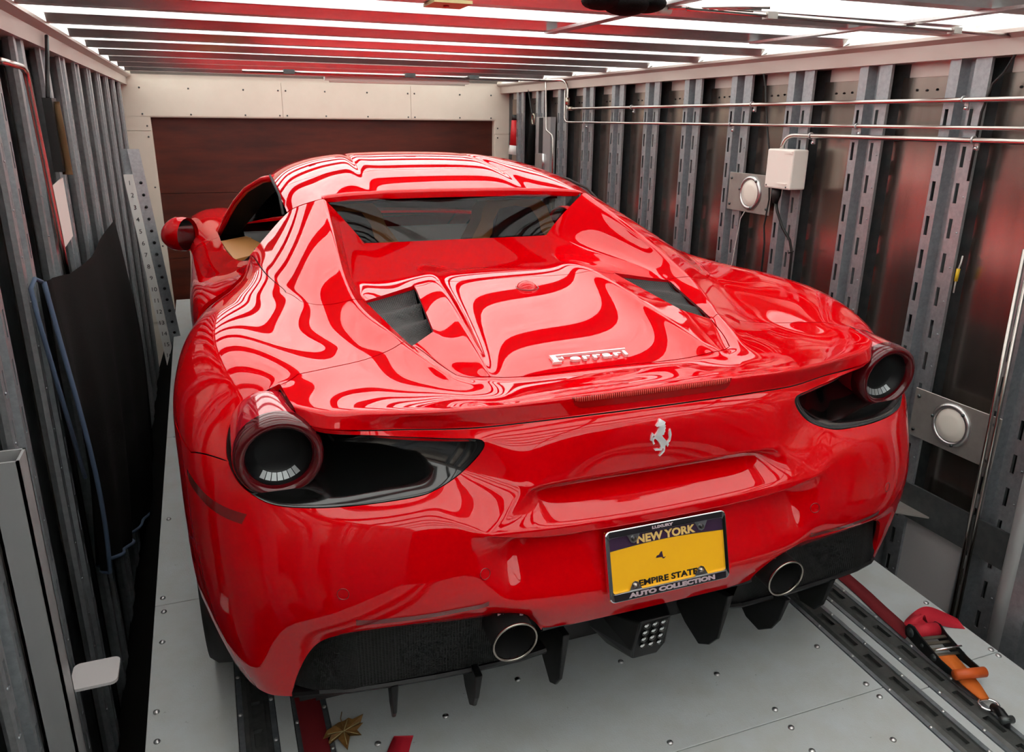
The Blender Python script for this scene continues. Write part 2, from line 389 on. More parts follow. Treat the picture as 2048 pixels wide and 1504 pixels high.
# ================================================================== THE CAR (car-local: x right, y forward, z up from the deck)
car = empty('sports_car', rot=(TH,0,0), label='glossy red two-seat sports car with a folding hard top, parked nose-in on the deck', cat='car')
def subdiv_cage(V, faces, creases, level, fit=2, mirror=True, corners=()):
    """Catmull-Clark surface through the points V; faces: (panel, (names)); returns (verts, normals, polys, panel per poly)"""
    names = []; idx = {}
    co = []
    for n, p in V.items():
        idx[n] = len(co); co.append(Vector(p)); names.append(n)
    mir = {}
    if mirror:
        for n, p in V.items():
            if abs(p[0]) < 1e-6: mir[idx[n]] = idx[n]
            else: mir[idx[n]] = len(co); co.append(Vector((-p[0], p[1], p[2])))
    F = []; PN = []
    panels = []
    for pn, f in faces:
        ii = [idx[n] for n in f]
        if mirror:
            a, b = pn + '|R', pn + '|L'
            if pn.startswith('*'): a = b = pn[1:]
        else: a = b = pn
        F.append(ii); PN.append(a)
        if mirror: F.append([mir[i] for i in reversed(ii)]); PN.append(b)
    plist = sorted(set(PN)); pi = {p: i for i, p in enumerate(plist)}
    me = bpy.data.meshes.new('cage'); me.from_pydata(co, [], F)
    used = set(i for f in F for i in f)
    at = me.attributes.new('panel', 'INT', 'FACE'); at.data.foreach_set('value', [pi[p] for p in PN])
    ce = {}
    for a, b, wgt in creases:
        ia, ib = idx[a], idx[b]
        ce[frozenset((ia, ib))] = wgt
        if mirror: ce[frozenset((mir[ia], mir[ib]))] = wgt
    cr = me.attributes.new('crease_edge', 'FLOAT', 'EDGE')
    for e in me.edges:
        k = frozenset(e.vertices)
        if k in ce: cr.data[e.index].value = ce[k]
    if corners:
        cv = me.attributes.new('crease_vert', 'FLOAT', 'POINT')
        for n in corners:
            cv.data[idx[n]].value = 1.0
            if mirror: cv.data[mir[idx[n]]].value = 1.0
    bm = bmesh.new(); bm.from_mesh(me); bmesh.ops.recalc_face_normals(bm, faces=bm.faces)
    bm.faces.ensure_lookup_table()
    # outward: the highest face points up
    top = max(bm.faces, key=lambda f: f.calc_center_median().z)
    if top.normal.z < 0: bmesh.ops.reverse_faces(bm, faces=bm.faces)
    bm.to_mesh(me); bm.free()
    ob = bpy.data.objects.new('cage', me); col.objects.link(ob)
    md = ob.modifiers.new('s', 'SUBSURF'); md.levels = 1; md.subdivision_type = 'CATMULL_CLARK'; md.boundary_smooth = 'PRESERVE_CORNERS'
    md.use_limit_surface = True; md.quality = 3
    tgt = [c.copy() for c in co]
    for it in range(fit):
        dg = bpy.context.evaluated_depsgraph_get(); dg.update()
        ev = ob.evaluated_get(dg).to_mesh()
        for i in used:
            me.vertices[i].co += (tgt[i] - ev.vertices[i].co) * .6
        ob.evaluated_get(dg).to_mesh_clear(); me.update()
    md.levels = level
    dg = bpy.context.evaluated_depsgraph_get(); dg.update()
    ev = bpy.data.meshes.new_from_object(ob.evaluated_get(dg))
    vs = [v.co.copy() for v in ev.vertices]; ns = [v.normal.copy() for v in ev.vertices]
    ps = [tuple(p.vertices) for p in ev.polygons]
    pv = [0]*len(ps); ev.attributes['panel'].data.foreach_get('value', pv)
    bpy.data.objects.remove(ob); bpy.data.meshes.remove(me); bpy.data.meshes.remove(ev)
    return vs, ns, ps, [plist[i] for i in pv]
def split_panels(S, gap=.0017, depth=.012):
    """panel name -> mesh, each with its edge pulled in by the gap and turned inwards"""
    vs, ns, ps, pn = S
    out = {}
    ecount = {}
    for p in ps:
        for a, b in zip(p, p[1:] + p[:1]): ecount[frozenset((a, b))] = ecount.get(frozenset((a, b)), 0) + 1
    for name in sorted(set(pn)):
        polys = [p for p, q in zip(ps, pn) if q == name]
        loc = {}; co = []; no = []
        for p in polys:
            for i in p:
                if i not in loc: loc[i] = len(co); co.append(vs[i].copy()); no.append(ns[i].copy())
        cnt = {}
        for p in polys:
            for a, b in zip(p, p[1:] + p[:1]): cnt.setdefault(frozenset((a, b)), []).append((a, b))
        bnd = [v[0] for v in cnt.values() if len(v) == 1]
        bv = set(i for e in bnd for i in e)
        inner = {}
        for p in polys:
            for a, b in zip(p, p[1:] + p[:1]):
                for q, r_ in ((a, b), (b, a)):
                    if q in bv and frozenset((q, r_)) in cnt and len(cnt[frozenset((q, r_))]) == 2:
                        inner.setdefault(q, []).append(r_)
        for q in bv:
            if q in inner:
                d = sum((vs[k] - vs[q] for k in inner[q]), Vector())
                if d.length > 1e-6: co[loc[q]] = vs[q] + d.normalized()*gap
        F = [tuple(loc[i] for i in p) for p in polys]; nf = len(F)
        fl = {}
        for a, b in bnd:
            for q in (a, b):
                if q not in fl:
                    k = len(co); co.append(co[loc[q]].copy()); co.append(co[loc[q]] - ns[q]*depth)
                    d = Vector()
                    if q in inner: d = -sum((vs[i] - vs[q] for i in inner[q]), Vector()).normalized()
                    no.append(d if d.length else ns[q]); no.append(no[-1]); fl[q] = k
            F.append((fl[b], fl[a], fl[a]+1, fl[b]+1))
        me = bpy.data.meshes.new(name); me.from_pydata(co, [], F)
        me.polygons.foreach_set('use_smooth', [True]*len(F)); me.update()
        me.normals_split_custom_set_from_vertices([n.normalized() if n.length else Vector((0,0,1)) for n in no])
        out[name] = me
    return out
V = {}
def pts(s):
    for ln in s.strip().splitlines():
        for it in ln.split(';'):
            t = it.split()
            if t: V[t[0]] = tuple(float(q) for q in t[1:4])
FC = []
def rows(panel, *rs):
    rs = [r.split() for r in rs]
    for a, b in zip(rs, rs[1:]):
        for i in range(len(a)-1):
            if '.' in (a[i], a[i+1], b[i], b[i+1]): continue
            FC.append((panel, (a[i], a[i+1], b[i+1], b[i])))
def poly(panel, s): FC.append((panel, tuple(s.split())))
CR = []
def crease(wgt, s):
    n = s.split()
    for a, b in zip(n, n[1:]): CR.append((a, b, wgt))
pts('''
da0 0 1.583 .947; da1 .13 1.581 .947; da2 .22 1.577 .948; da3 .29 1.571 .949; W1 .35 1.564 .952
db0 0 1.33 .942; db1 .14 1.32 .943; db2 .235 1.31 .945; db3 .33 1.29 .944; dbe .42 1.27 .945
dc0 0 1.16 .943; dc1 .17 1.145 .945; dc2 .238 1.13 .955; dc3 .33 1.10 .949; dce .452 1.05 .944
dd0 0 1.03 .947; dd1 .195 1.005 .9495; knot .247 .986 .967; vB .323 .957 .952; vA .479 .885 .937
de0 0 .68 .9075; de1 .205 .655 .9085; cm .277 .62 .928; vC .361 .617 .926; vD .427 .569 .909
df0 0 .50 .884; df1 .212 .482 .885; cq .291 .45 .905; dfm .345 .45 .902; cov1 .396 .462 .900
dg0 0 .403 .868; dg1 .218 .392 .869; dg2 .298 .372 .889; dg3 .335 .376 .889; dg4 .364 .395 .891
t0 0 .380 .867; t01 .218 .368 .868; t1 .300 .347 .886; t1b .342 .346 .890; t2 .380 .366 .895; K5 .415 .448 .908; K4 .452 .575 .921
h1 .51 .553 .905; h2 .56 .53 .901; seam2 .612 .502 .904; seam3 .707 .434 .916; t9 .752 .393 .916
m0 0 .265 .881; m01 .21 .260 .8815; m1 .30 .252 .884; m1b .345 .256 .886; m2 .385 .272 .887; m3 .425 .305 .888; m4 .475 .345 .889; m5 .53 .36 .890; m5b .575 .365 .892; m6 .625 .363 .895; m7 .695 .345 .906; m9 .746 .34 .912
l0 0 .152 .919; l01 .19 .1535 .9175; l1 .30 .157 .914; l1b .345 .162 .912; l2 .385 .169 .910; l3 .43 .178 .908; l4 .48 .190 .905; l5 .53 .208 .902; l5b .575 .226 .8995; l6 .625 .243 .899; l7 .69 .258 .901; l9 .737 .29 .907
f0 0 .140 .876; f01 .17 .146 .874; f1 .30 .162 .868; f1b .345 .170 .865; f2 .385 .179 .862; f3 .43 .193 .859; f4 .48 .210 .857; f5 .53 .223 .858; f5b .575 .228 .860; f6 .625 .233 .864; f7 .69 .241 .871; f9 .729 .28 .878
u0 0 .119 .852; u1 .15 .122 .852; u2 .29 .137 .850; u3 .345 .147 .849; L0 .388 .153 .847
L03 .43 .168 .848; La .475 .185 .849; Lb .53 .203 .850; Lb2 .575 .217 .852; Lc .625 .231 .855; Ld .69 .248 .860; Lf .726 .285 .869
v0 0 .110 .80; v1 .15 .111 .80; v2 .275 .113 .80; v3 .34 .127 .803; Lt .391 .150 .823
w0 0 .114 .741; w1 .15 .110 .746; w2 .27 .098 .752; w3 .305 .094 .748
i0 0 .160 .735; i1 .15 .155 .738; i2 .262 .14 .742
j0 0 .150 .710; j1 .15 .145 .714; j2 .268 .128 .722
x1 .355 .082 .714; e3 .415 .060 .685
e10 0 .062 .668; e11 .15 .060 .672; e12 .30 .060 .679
e20 0 .058 .648; e21 .15 .056 .652; e22 .30 .056 .661
k0 0 .080 .640; k1 .15 .079 .644; k2 .295 .079 .650; n1 .352 .108 .640
mm0 0 .050 .565; mm1 .15 .050 .565; mm2 .300 .055 .57; mm3 .368 .062 .572
nn0 0 .020 .50; nn1 .15 .021 .50; nn2 .295 .030 .502; nn3 .36 .037 .515
bo0 0 .058 .418; bo1 .15 .062 .415; gin .272 .073 .408; gx .298 .078 .445; g4 .36 .087 .463
Ls .437 .152 .777; Lr .494 .140 .756; Lq .546 .143 .747; Lp .673 .172 .734; Lo .771 .202 .736; Ln .813 .224 .745; Lm .851 .262 .768; Ll .867 .302 .80
Lk .866 .33 .825; Lj .855 .36 .855; Li .828 .382 .881; Lh .788 .391 .90
b0s .445 .100 .724; b0r .50 .093 .713; b0q .56 .102 .706; b0p .68 .135 .694; b0o .79 .185 .690; b0n .845 .225 .698; b0m .90 .285 .728; h7 .94 .40 .785
B1s .42 .051 .61; B1r .50 .060 .602; B1q .57 .072 .60; B1p .69 .104 .60; B1o .80 .155 .60; B1n .865 .205 .60; B1m .925 .295 .61; B1l .965 .45 .64
B2s .42 .047 .53; B2r .50 .055 .522; B2q .57 .067 .516; B2p .69 .098 .505; B2o .80 .15 .50; B2n .865 .20 .49; B2m .925 .285 .49; B2l .968 .455 .51
gs .42 .090 .467; gr .50 .098 .470; gq .57 .107 .472; gp .69 .127 .467; go .742 .145 .437; o2 .774 .166 .365; o3 .793 .184 .287
n2 .862 .205 .38; n3 .842 .215 .28; mm_2 .915 .288 .37; mm_3 .885 .30 .27; l2_ .955 .43 .39; l3_ .925 .425 .265
vm .459 .76 .926; vm2 .441 .645 .916
K0 .486 1.54 1.113; K1 .50 1.27 1.06; K15 .516 1.05 1.008; K3 .52 .83 .957; Kr .487 .69 .937; Kr2 .468 .63 .929
wm .408 1.565 1.025; wb .472 1.27 1.0; wc .496 1.05 .972
o0 .56 1.565 1.088; o1 .585 1.27 1.037; o15 .60 1.05 .987
ee0 .603 1.60 1.06; ee1 .665 1.29 .992; ee15 .655 1.06 .964
hh0 .675 1.53 1.005; hh1 .70 1.28 .967; hh15 .682 1.08 .957
SE .743 1.45 .953; S1 .722 1.27 .954; S15 .70 1.1 .954; s2 .668 .98 .947; s1b .64 .905 .944; s1 .61 .862 .944; s0 .57 .838 .947
a3 .752 1.455 .92; a4 .778 1.38 .890
b3 .752 1.27 .938; b4 .795 1.25 .912; b5 .825 1.22 .887
c3 .742 1.11 .946; c4 .80 1.10 .932; c5 .86 1.08 .910; c6 .905 1.085 .868; c7 .925 1.06 .80; c8 .935 1.05 .70
d3 .735 .98 .944; d4 .80 .97 .941; d5 .868 .96 .926; d6 .925 .95 .878; d7 .952 .95 .80; d8 .957 .97 .68
e3f .73 .88 .940; e4 .805 .87 .946; e5 .885 .86 .932; e6 .945 .85 .875; e7 .968 .85 .79; e8 .97 .84 .722
ff1 .555 .69 .921; ff2 .60 .70 .919; ff2b .65 .70 .924; ff3 .74 .70 .937; ff4 .82 .70 .949; ff5 .895 .70 .934; ff6 .953 .70 .872; ff7 .976 .70 .79; ff8 .976 .70 .707
gg1 .54 .61 .909; gg2 .59 .59 .909; gg2b .635 .585 .914; gg3 .72 .57 .928; gg4 .80 .57 .940; gg5 .88 .57 .928; gg6 .945 .57 .868; gg7 .973 .57 .79; gg8 .975 .575 .65
h4 .80 .45 .920; h5 .855 .45 .908; h6 .908 .44 .860
''')
# tonneau cover with the two buttresses
rows('*tonneau_cover', 'da0 da1 da2 da3 W1', 'db0 db1 db2 db3 dbe', 'dc0 dc1 dc2 dc3 dce', 'dd0 dd1 knot vB vA')
rows('*tonneau_cover', 'W1 wm K0 o0 ee0 hh0 SE', 'dbe wb K1 o1 ee1 hh1 S1', 'dce wc K15 o15 ee15 hh15 S15')
rows('*tonneau_cover', 'K15 o15 ee15 hh15 S15', 'K3 s0 s1 s1b s2')
poly('*tonneau_cover', 'dce wc vA'); poly('*tonneau_cover', 'wc K15 K3 vA')
# engine cover (the vent openings stay open)
rows('*engine_cover', 'dd0 dd1 knot vB', 'de0 de1 cm vC', 'df0 df1 cq dfm', 'dg0 dg1 dg2 dg3')
rows('*engine_cover', 'vC vD', 'dfm cov1', 'dg3 dg4')
# rear fender
rows('rear_fender', 'vA K3', 'vm Kr', 'vm2 Kr2', 'vD K4')
rows('rear_fender', 'K3 s0 s1 s1b e3f e4 e5 e6 e7 e8', 'Kr ff1 ff2 ff2b ff3 ff4 ff5 ff6 ff7 ff8', 'Kr2 gg1 gg2 gg2b gg3 gg4 gg5 gg6 gg7 gg8')
rows('rear_fender', 'Kr2 gg1 gg2 gg2b gg3 gg4 gg5 gg6 gg7', 'K4 h1 h2 seam2 seam3 h4 h5 h6 h7')
rows('rear_fender', 's2 d3 d4 d5 d6 d7 d8', 's1b e3f e4 e5 e6 e7 e8')
rows('rear_fender', 'S15 c3 c4 c5 c6 c7 c8', 's2 d3 d4 d5 d6 d7 d8')
rows('rear_fender', 'SE a3', 'S1 b3', 'S15 c3'); rows('rear_fender', 'a3 a4', 'b3 b4', 'c3 c4'); rows('rear_fender', 'b4 b5', 'c4 c5')
poly('rear_fender', 'a4 b5 b4'); poly('rear_fender', 'b5 c6 c5')
rows('rear_fender', 'seam3 h4 h5 h6', 't9 Lh Li Lj'); poly('rear_fender', 'h6 Lk Lj'); poly('rear_fender', 'h6 h7 Ll Lk')
# spoiler
rows('*spoiler', 'dg0 dg1 dg2 dg3 dg4 cov1 vD', 't0 t01 t1 t1b t2 K5 K4')
rows('*spoiler', 't0 t01 t1 t1b t2 K5 K4 h1 h2 seam2 seam3 t9', 'm0 m01 m1 m1b m2 m3 m4 m5 m5b m6 m7 m9', 'l0 l01 l1 l1b l2 l3 l4 l5 l5b l6 l7 l9', 'f0 f01 f1 f1b f2 f3 f4 f5 f5b f6 f7 f9')
# rear bumper
rows('*bumper', 'f0 f01 f1 f1b f2 f3 f4 f5 f5b f6 f7 f9', 'u0 u1 u2 u3 L0 L03 La Lb Lb2 Lc Ld Lf')
rows('*bumper', 'u0 u1 u2 u3 L0', 'v0 v1 v2 v3 Lt', 'w0 w1 w2 w3 Ls')
rows('*bumper', 'w0 w1 w2', 'i0 i1 i2', 'j0 j1 j2', 'e10 e11 e12', 'e20 e21 e22', 'k0 k1 k2', 'mm0 mm1 mm2', 'nn0 nn1 nn2', 'bo0 bo1 gin')
poly('*bumper', 'w2 w3 j2 i2'); poly('*bumper', 'j2 w3 x1 e12'); poly('*bumper', 'x1 e3 e12'); poly('*bumper', 'w3 Ls b0s x1'); poly('*bumper', 'x1 b0s e3')
poly('*bumper', 'e12 e3 e22'); poly('*bumper', 'e22 e3 n1 k2'); poly('*bumper', 'k2 n1 mm3 mm2'); poly('*bumper', 'n1 e3 B1s mm3')
poly('*bumper', 'mm2 mm3 nn3 nn2'); poly('*bumper', 'mm3 B1s B2s nn3'); poly('*bumper', 'nn2 nn3 g4 gx'); poly('*bumper', 'nn3 B2s gs g4'); poly('*bumper', 'nn2 gx gin')
poly('*bumper', 'b0s b0r e3'); poly('*bumper', 'e3 b0r B1r B1s')
rows('*bumper', 'Ls Lr Lq Lp Lo Ln Lm Ll', 'b0s b0r b0q b0p b0o b0n b0m h7')
rows('*bumper', 'b0r b0q b0p b0o b0n b0m h7', 'B1r B1q B1p B1o B1n B1m B1l')
rows('*bumper', 'B1s B1r B1q B1p B1o B1n B1m B1l', 'B2s B2r B2q B2p B2o B2n B2m B2l')
rows('*bumper', 'B2s B2r B2q B2p B2o', 'gs gr gq gp go')
poly('*bumper', 'B2o o2 go'); rows('*bumper', 'B2o B2n B2m B2l', 'o2 n2 mm_2 l2_', 'o3 n3 mm_3 l3_')
poly('*bumper', 'h7 gg7 gg8 B1l'); poly('*bumper', 'B1l gg8 B2l')
crease(.75, 'knot cm cq dg2'); crease(.8, 'K0 K1 K15 K3 Kr Kr2 K4 K5 t2 t1b'); crease(.85, 'l0 l01 l1 l1b l2 l3 l4 l5 l5b l6 l7 l9 m9 t9')
crease(1, 'f0 f01 f1 f1b f2 f3 f4 f5 f5b f6 f7 f9'); crease(.9, 'l9 f9 Lf')
crease(1, 'L0 L03 La Lb Lb2 Lc Ld Lf'); crease(1, 'w0 w1 w2 w3'); crease(.9, 'w3 x1 e3'); crease(.9, 'e10 e11 e12 e3'); crease(1, 'e20 e21 e22 e3'); crease(.8, 'k0 k1 k2 n1')
crease(.6, 'j0 j1 j2 w3'); crease(.6, 'i0 i1 i2 w3')
S = subdiv_cage(V, FC, CR, 3, corners=('vB','vA','vD','vC','o3','gin','t9','W1','SE'))
PM = split_panels(S)
def shell_of(S, d):
    me = bpy.data.meshes.new('shell'); me.from_pydata([v - n*d for v, n in zip(S[0], S[1])], [], S[2]); me.update(); return me
link('seam_shade_shell', shell_of(S, .010), 'dark_cabin', car)  # dark offset shell added behind the panels to blacken their gaps and stop light
for n, me in PM.items():
    link(n.split('|')[0], me, 'paint', car)
# ---- roof
V = {}; FC = []; CR = []
pts('''
a0 0 1.652 1.113; a1 .14 1.648 1.113; a2 .25 1.640 1.113; a3 .295 1.634 1.111; a4 .34 1.622 1.112; a5 .42 1.595 1.112; a6 .486 1.555 1.112; a7 .56 1.580 1.088; a8 .603 1.615 1.06
b0 0 1.90 1.163; b1 .14 1.90 1.163; b2 .25 1.90 1.161; b3 .29 1.90 1.150; b4 .33 1.90 1.158; b5 .41 1.89 1.154; b6 .48 1.87 1.143; b7 .56 1.86 1.121; b8 .61 1.86 1.092
c0 0 2.25 1.190; c1 .13 2.25 1.189; c2 .235 2.25 1.185; c3 .27 2.25 1.174; c4 .305 2.25 1.181; c5 .39 2.25 1.173; c6 .46 2.23 1.160; c7 .545 2.21 1.136; c8 .60 2.20 1.105
d0 0 2.55 1.168; d1 .13 2.55 1.167; d2 .225 2.54 1.163; d3 .26 2.54 1.156; d4 .295 2.54 1.158; d5 .38 2.53 1.148; d6 .45 2.51 1.136; d7 .53 2.48 1.112; d8 .585 2.46 1.083
z0 0 1.662 1.088; z1 .14 1.658 1.088; z2 .25 1.650 1.088; z3 .295 1.644 1.087; z4 .34 1.632 1.087; z5 .42 1.605 1.090; z6 .474 1.572 1.095
''')
rows('*roof_panel', 'z0 z1 z2 z3 z4 z5 z6', 'a0 a1 a2 a3 a4 a5 a6')
rows('*roof_panel', 'a0 a1 a2 a3 a4 a5 a6 a7 a8', 'b0 b1 b2 b3 b4 b5 b6 b7 b8')
rows('*roof_panel_front', 'b0 b1 b2 b3 b4 b5 b6 b7 b8', 'c0 c1 c2 c3 c4 c5 c6 c7 c8', 'd0 d1 d2 d3 d4 d5 d6 d7 d8')
crease(1, 'a0 a1 a2 a3 a4 a5 a6'); crease(.5, 'b3 c3 d3'); crease(.3, 'b2 c2 d2'); crease(.3, 'b4 c4 d4')
for n, me in split_panels(subdiv_cage(V, FC, CR, 3)).items():
    link('roof_panel', me, 'paint', car)
# ------------------------------------------------------------------ car: everything that sits in or on the body
from mathutils.bvhtree import BVHTree
BV = BVHTree.FromPolygons(S[0], S[2])
def on_back(x, z, off=0.):
    h = BV.ray_cast(Vector((x, -1, z)), Vector((0,1,0)))
    n = h[1] if h[1].y < 0 else -h[1]
    return h[0] + n*off, n
def on_top(x, y, off=0.):
    h = BV.ray_cast(Vector((x, y, 2)), Vector((0,0,-1)))
    n = h[1] if h[1].z > 0 else -h[1]
    return h[0] + n*off, n
def loops_of(S):
    cnt = {}
    for p in S[2]:
        for a, b in zip(p, p[1:] + p[:1]): cnt[frozenset((a, b))] = cnt.get(frozenset((a, b)), 0) + 1
    adj = {}
    for e, c in cnt.items():
        if c == 1:
            a, b = tuple(e); adj.setdefault(a, []).append(b); adj.setdefault(b, []).append(a)
    seen = set(); out = []
    for s0_ in adj:
        if s0_ in seen: continue
        lp = [s0_]; seen.add(s0_); cur = s0_
        while True:
            nx = [q for q in adj[cur] if q not in seen]
            if not nx: break
            cur = nx[0]; seen.add(cur); lp.append(cur)
        out.append([S[0][i] for i in lp])
    return out
LOOPS = loops_of(S)
def loop_near(c):
    c = Vector(c)
    return min(LOOPS, key=lambda l: (sum(l, Vector())/len(l) - c).length)
mat('plate_yellow', (.93,.46,.005), .42, coat=.15); mat('plate_navy', (.045,.018,.05), .3, coat=.3); mat('plate_black', (.012,.010,.014), .3, coat=.4); mat('text_gold', (.80,.52,.16), .4); mat('text_pale', (.80,.62,.68), .3, metal=.5)
mesh_grille('mesh_vent', 1300, c1=(.07,.07,.07), rough=.45)
mesh_grille('mesh_black', 1500, c1=(.02,.02,.02), rough=.5)
def grid_mesh(name, P, nu, nv, smooth=True):
    """P(u,v) for u,v in 0..1 -> quad grid with UVs in metres-like units"""
    vs = [P(i/nu, j/nv) for j in range(nv+1) for i in range(nu+1)]
    fs = [(j*(nu+1)+i, j*(nu+1)+i+1, (j+1)*(nu+1)+i+1, (j+1)*(nu+1)+i) for j in range(nv) for i in range(nu)]
    me = bpy.data.meshes.new(name); me.from_pydata([tuple(v) for v in vs], [], fs)
    me.polygons.foreach_set('use_smooth', [smooth]*len(fs))
    su = (Vector(P(1,.5)) - Vector(P(0,.5))).length; sv = (Vector(P(.5,1)) - Vector(P(.5,0))).length
    uv = me.uv_layers.new(name='UVMap')
    for p in me.polygons:
        for li, vi in zip(p.loop_indices, p.vertices):
            i, j = vi % (nu+1), vi // (nu+1)
            uv.data[li].uv = (i/nu*su, j/nv*sv)
    me.update(); return me
def lerp(a, b, t): return Vector(a)*(1-t) + Vector(b)*t
for s in (1, -1):
    mx = lambda v: Vector((v[0]*s, v[1], v[2]))
    # ---- engine vents: waved black mesh in the opening
    B_, A_, D_, C_ = (.322,.962,.952), (.484,.890,.938), (.429,.562,.909), (.356,.612,.926)
    def vent(u, v):
        p = lerp(lerp(B_, A_, u), lerp(C_, D_, u), v)
        k = (v*3) % 1.0 if v < 1 else 0.
        p.z += -.008 - .022*(1-u*.6)*math.sin(math.pi*min(k, 1))**1.5 - .004*(1-u)
        return mx(p)
    link('engine_vent', grid_mesh('vent', vent, 10, 36), 'mesh_vent', car)
    # ---- tail-lamp bowl, black with a glossy lower shelf
    lp = loop_near((.62*s, .25, .8)); n = len(lp)
    c1 = Vector((.64*s, .30, .795)); bowl = MB()
    ctr = Vector((.66*s, .36, .80))
    steps = [(0, 0, 0), (.05, .004, .0), (.16, .035, .006), (.36, .075, .012), (.62, .115, .01), (.98, .125, 0)]
    vs = []
    for t, dy, dz in steps:
        for p in lp:
            q = p.lerp(Vector((ctr.x, p.y, ctr.z)), t); q.y += dy + .001
            if t > .3: q.y = q.y*(1-(t-.3)) + ctr.y*(t-.3)
            vs.append(q)
    fs = [(i*n+k, i*n+(k+1) % n, (i+1)*n+(k+1) % n, (i+1)*n+k) for i in range(len(steps)-1) for k in range(n)]
    bowl.add(vs, fs, True)
    bowl.build('lamp_bowl', 'black_gloss', car)
    # ---- round tail lamp: tube running forward, red lens ring, dark face
    lc = Vector((.772*s, .250, .817))
    ax = Vector((.05*s, 1, .035)).normalized()
    M = Matrix.Translation(lc) @ ax.to_track_quat('Z', 'Y').to_matrix().to_4x4()
    lamp = MB().lathe([(.086,.03), (.085,.13), (.078,.165)], 40, M).lathe([(.078,.165), (.0,.165)], 40, M).build('tail_lamp', 'lens_red', car)
    MB().lathe([(.0865,.034), (.0875,.012), (.084,-.004), (.076,-.010), (.068,-.006), (.064,.010), (.064,.035)], 48, M).build('lens_ring', 'lens_red_deep', lamp)
    MB().lathe([(.064,.008), (.061,.020), (.045,.030), (.043,.032), (.0,.033)], 48, M).build('lamp_face', 'black_plastic', lamp)
    dn = M.to_3x3().inverted() @ Vector((0,0,-1)); base = math.atan2(dn.y, dn.x)
    for k in range(7):      # bright facets in the lower part of the reflector
        a0, a1 = base + R(-42 + 12*k + .9), base + R(-42 + 12*(k+1) - .9)
        pol = lambda r, a, h: M @ Vector((r*math.cos(a), r*math.sin(a), h))
        MB().add([pol(.0605,a0,.0185), pol(.0605,a1,.0185), pol(.0465,a1,.0275), pol(.0465,a0,.0275)], [(0,1,2,3)]).build('reflector_facet', 'facet', lamp)
    # ---- side marker lens and parking sensors
    for x, z in ((.411,.600), (.685,.583)):
        p, nrm = on_back(x*s, z, .0004)
        q = nrm.to_track_quat('Z', 'Y').to_matrix().to_4x4()
        MB().tube([(Matrix.Translation(p) @ q) @ Vector((.0115*math.cos(a*math.pi/10), .0115*math.sin(a*math.pi/10), 0)) for a in range(20)], .0009, 6, closed=True).build('parking_sensor', 'reflector_red', car)
    # ---- side marker lens
    def on_side(y, z, off):
        h = BV.ray_cast(Vector((2*s, y, z)), Vector((-s,0,0))); n_s = h[1] if h[1].x*s > 0 else -h[1]
        return h[0] + n_s*off
    link('side_marker', grid_mesh('sm', lambda u, v: on_side(.415 - .185*u, .738 - .022*u - .020*v*(1 if u > .1 else .4 + 6*u) , .001), 14, 2), 'reflector_red', car)
    # ---- heat caution print above the exhaust
    for k in range(5):
        p_, n_c = on_back((.325 + .011*k)*s, .4735, .0006)
        if k != 2 or True: MB().box(-.004, .004, -.0002, .0002, -.0022, .0022, Matrix.Translation(p_)).build('caution_print', 'text_pale', car)
    # ---- slim bumper reflector
    def refl(u, v):
        x = .404 + (.664-.404)*u; z = .5335 - .011*u - .0125*v + (0 if u > .06 else (.06-u)*.1)
        if u > .94: z += (u-.94)*.05*(1-v)
        return on_back(x*s, z, .0012)[0]
    link('bumper_reflector', grid_mesh('r', refl, 24, 2), 'reflector_red', car)
    # ---- lower grille mesh, black lip, exhaust
    top = [(.268,.408), (.298,.447), (.36,.466), (.42,.470), (.50,.473), (.57,.475), (.66,.471), (.70,.464), (.745,.436), (.777,.362), (.792,.296)]
    def curve(P, t):
        t = min(max(t, 0), 1)*(len(P)-1); i = min(int(t), len(P)-2); f = t - i
        return [P[i][k]*(1-f) + P[i+1][k]*f for k in range(len(P[0]))]
    BY = [(.26,.078), (.42,.092), (.57,.108), (.69,.128), (.742,.146), (.774,.167), (.80,.188)]
    def grl(u, v):
        x, z = curve(top, u)
        yb = curve(BY, 0)[1] if x < .27 else [p0[1] + (p1[1]-p0[1])*(x-p0[0])/(p1[0]-p0[0]) for p0, p1 in zip(BY, BY[1:]) if p0[0] <= x <= p1[0]][0]
        z0 = .30 + .025*max(0, (x-.45)/.35)
        xx = x if u < .7 else x*(1-v*.0)
        return Vector((x*s, (yb + .020)*(1-v) + max(yb, .125)*v, z*(1-v) + min(z0, z)*v))
    link('lower_grille', grid_mesh('g', grl, 40, 10), 'mesh_black', car)
    lip = [(.792,.188,.293), (.74,.150,.318), (.68,.136,.317), (.60,.130,.313), (.50,.128,.306), (.40,.128,.300), (.30,.126,.300), (.24,.118,.315)]
    lb = MB(); prof = [(-.008,.007), (-.013,.002), (-.010,-.005), (.03,-.008), (.14,-.05), (.14,-.04), (.015,.006)]
    k = len(prof)
    vs = [mx((x, y+a, z+b)) for x, y, z in lip for a, b in prof]
    fs = [(i*k+j, i*k+(j+1) % k, (i+1)*k+(j+1) % k, (i+1)*k+j) for i in range(len(lip)-1) for j in range(k)]
    lb.add(vs, fs + [tuple(range(k)), tuple((len(lip)-1)*k + j for j in range(k))]).build('lower_lip', 'black_plastic', car)
    ec = Vector((.347*s, .036, .427)); ea = Vector((0, 1, .06)).normalized()
    EM = Matrix.Translation(ec) @ ea.to_track_quat('Z', 'Y').to_matrix().to_4x4()
    ex = MB().lathe([(.0475,.22), (.0475,.006), (.049,.001), (.0478,-.001)], 40, EM).build('exhaust_pipe', 'soot', car)
    MB().lathe([(.0480,.004), (.0500,.002), (.0500,-.0015), (.0470,-.0025), (.0455,.0), (.0455,.006)], 48, EM).build('exhaust_rim', 'tip_metal', ex)
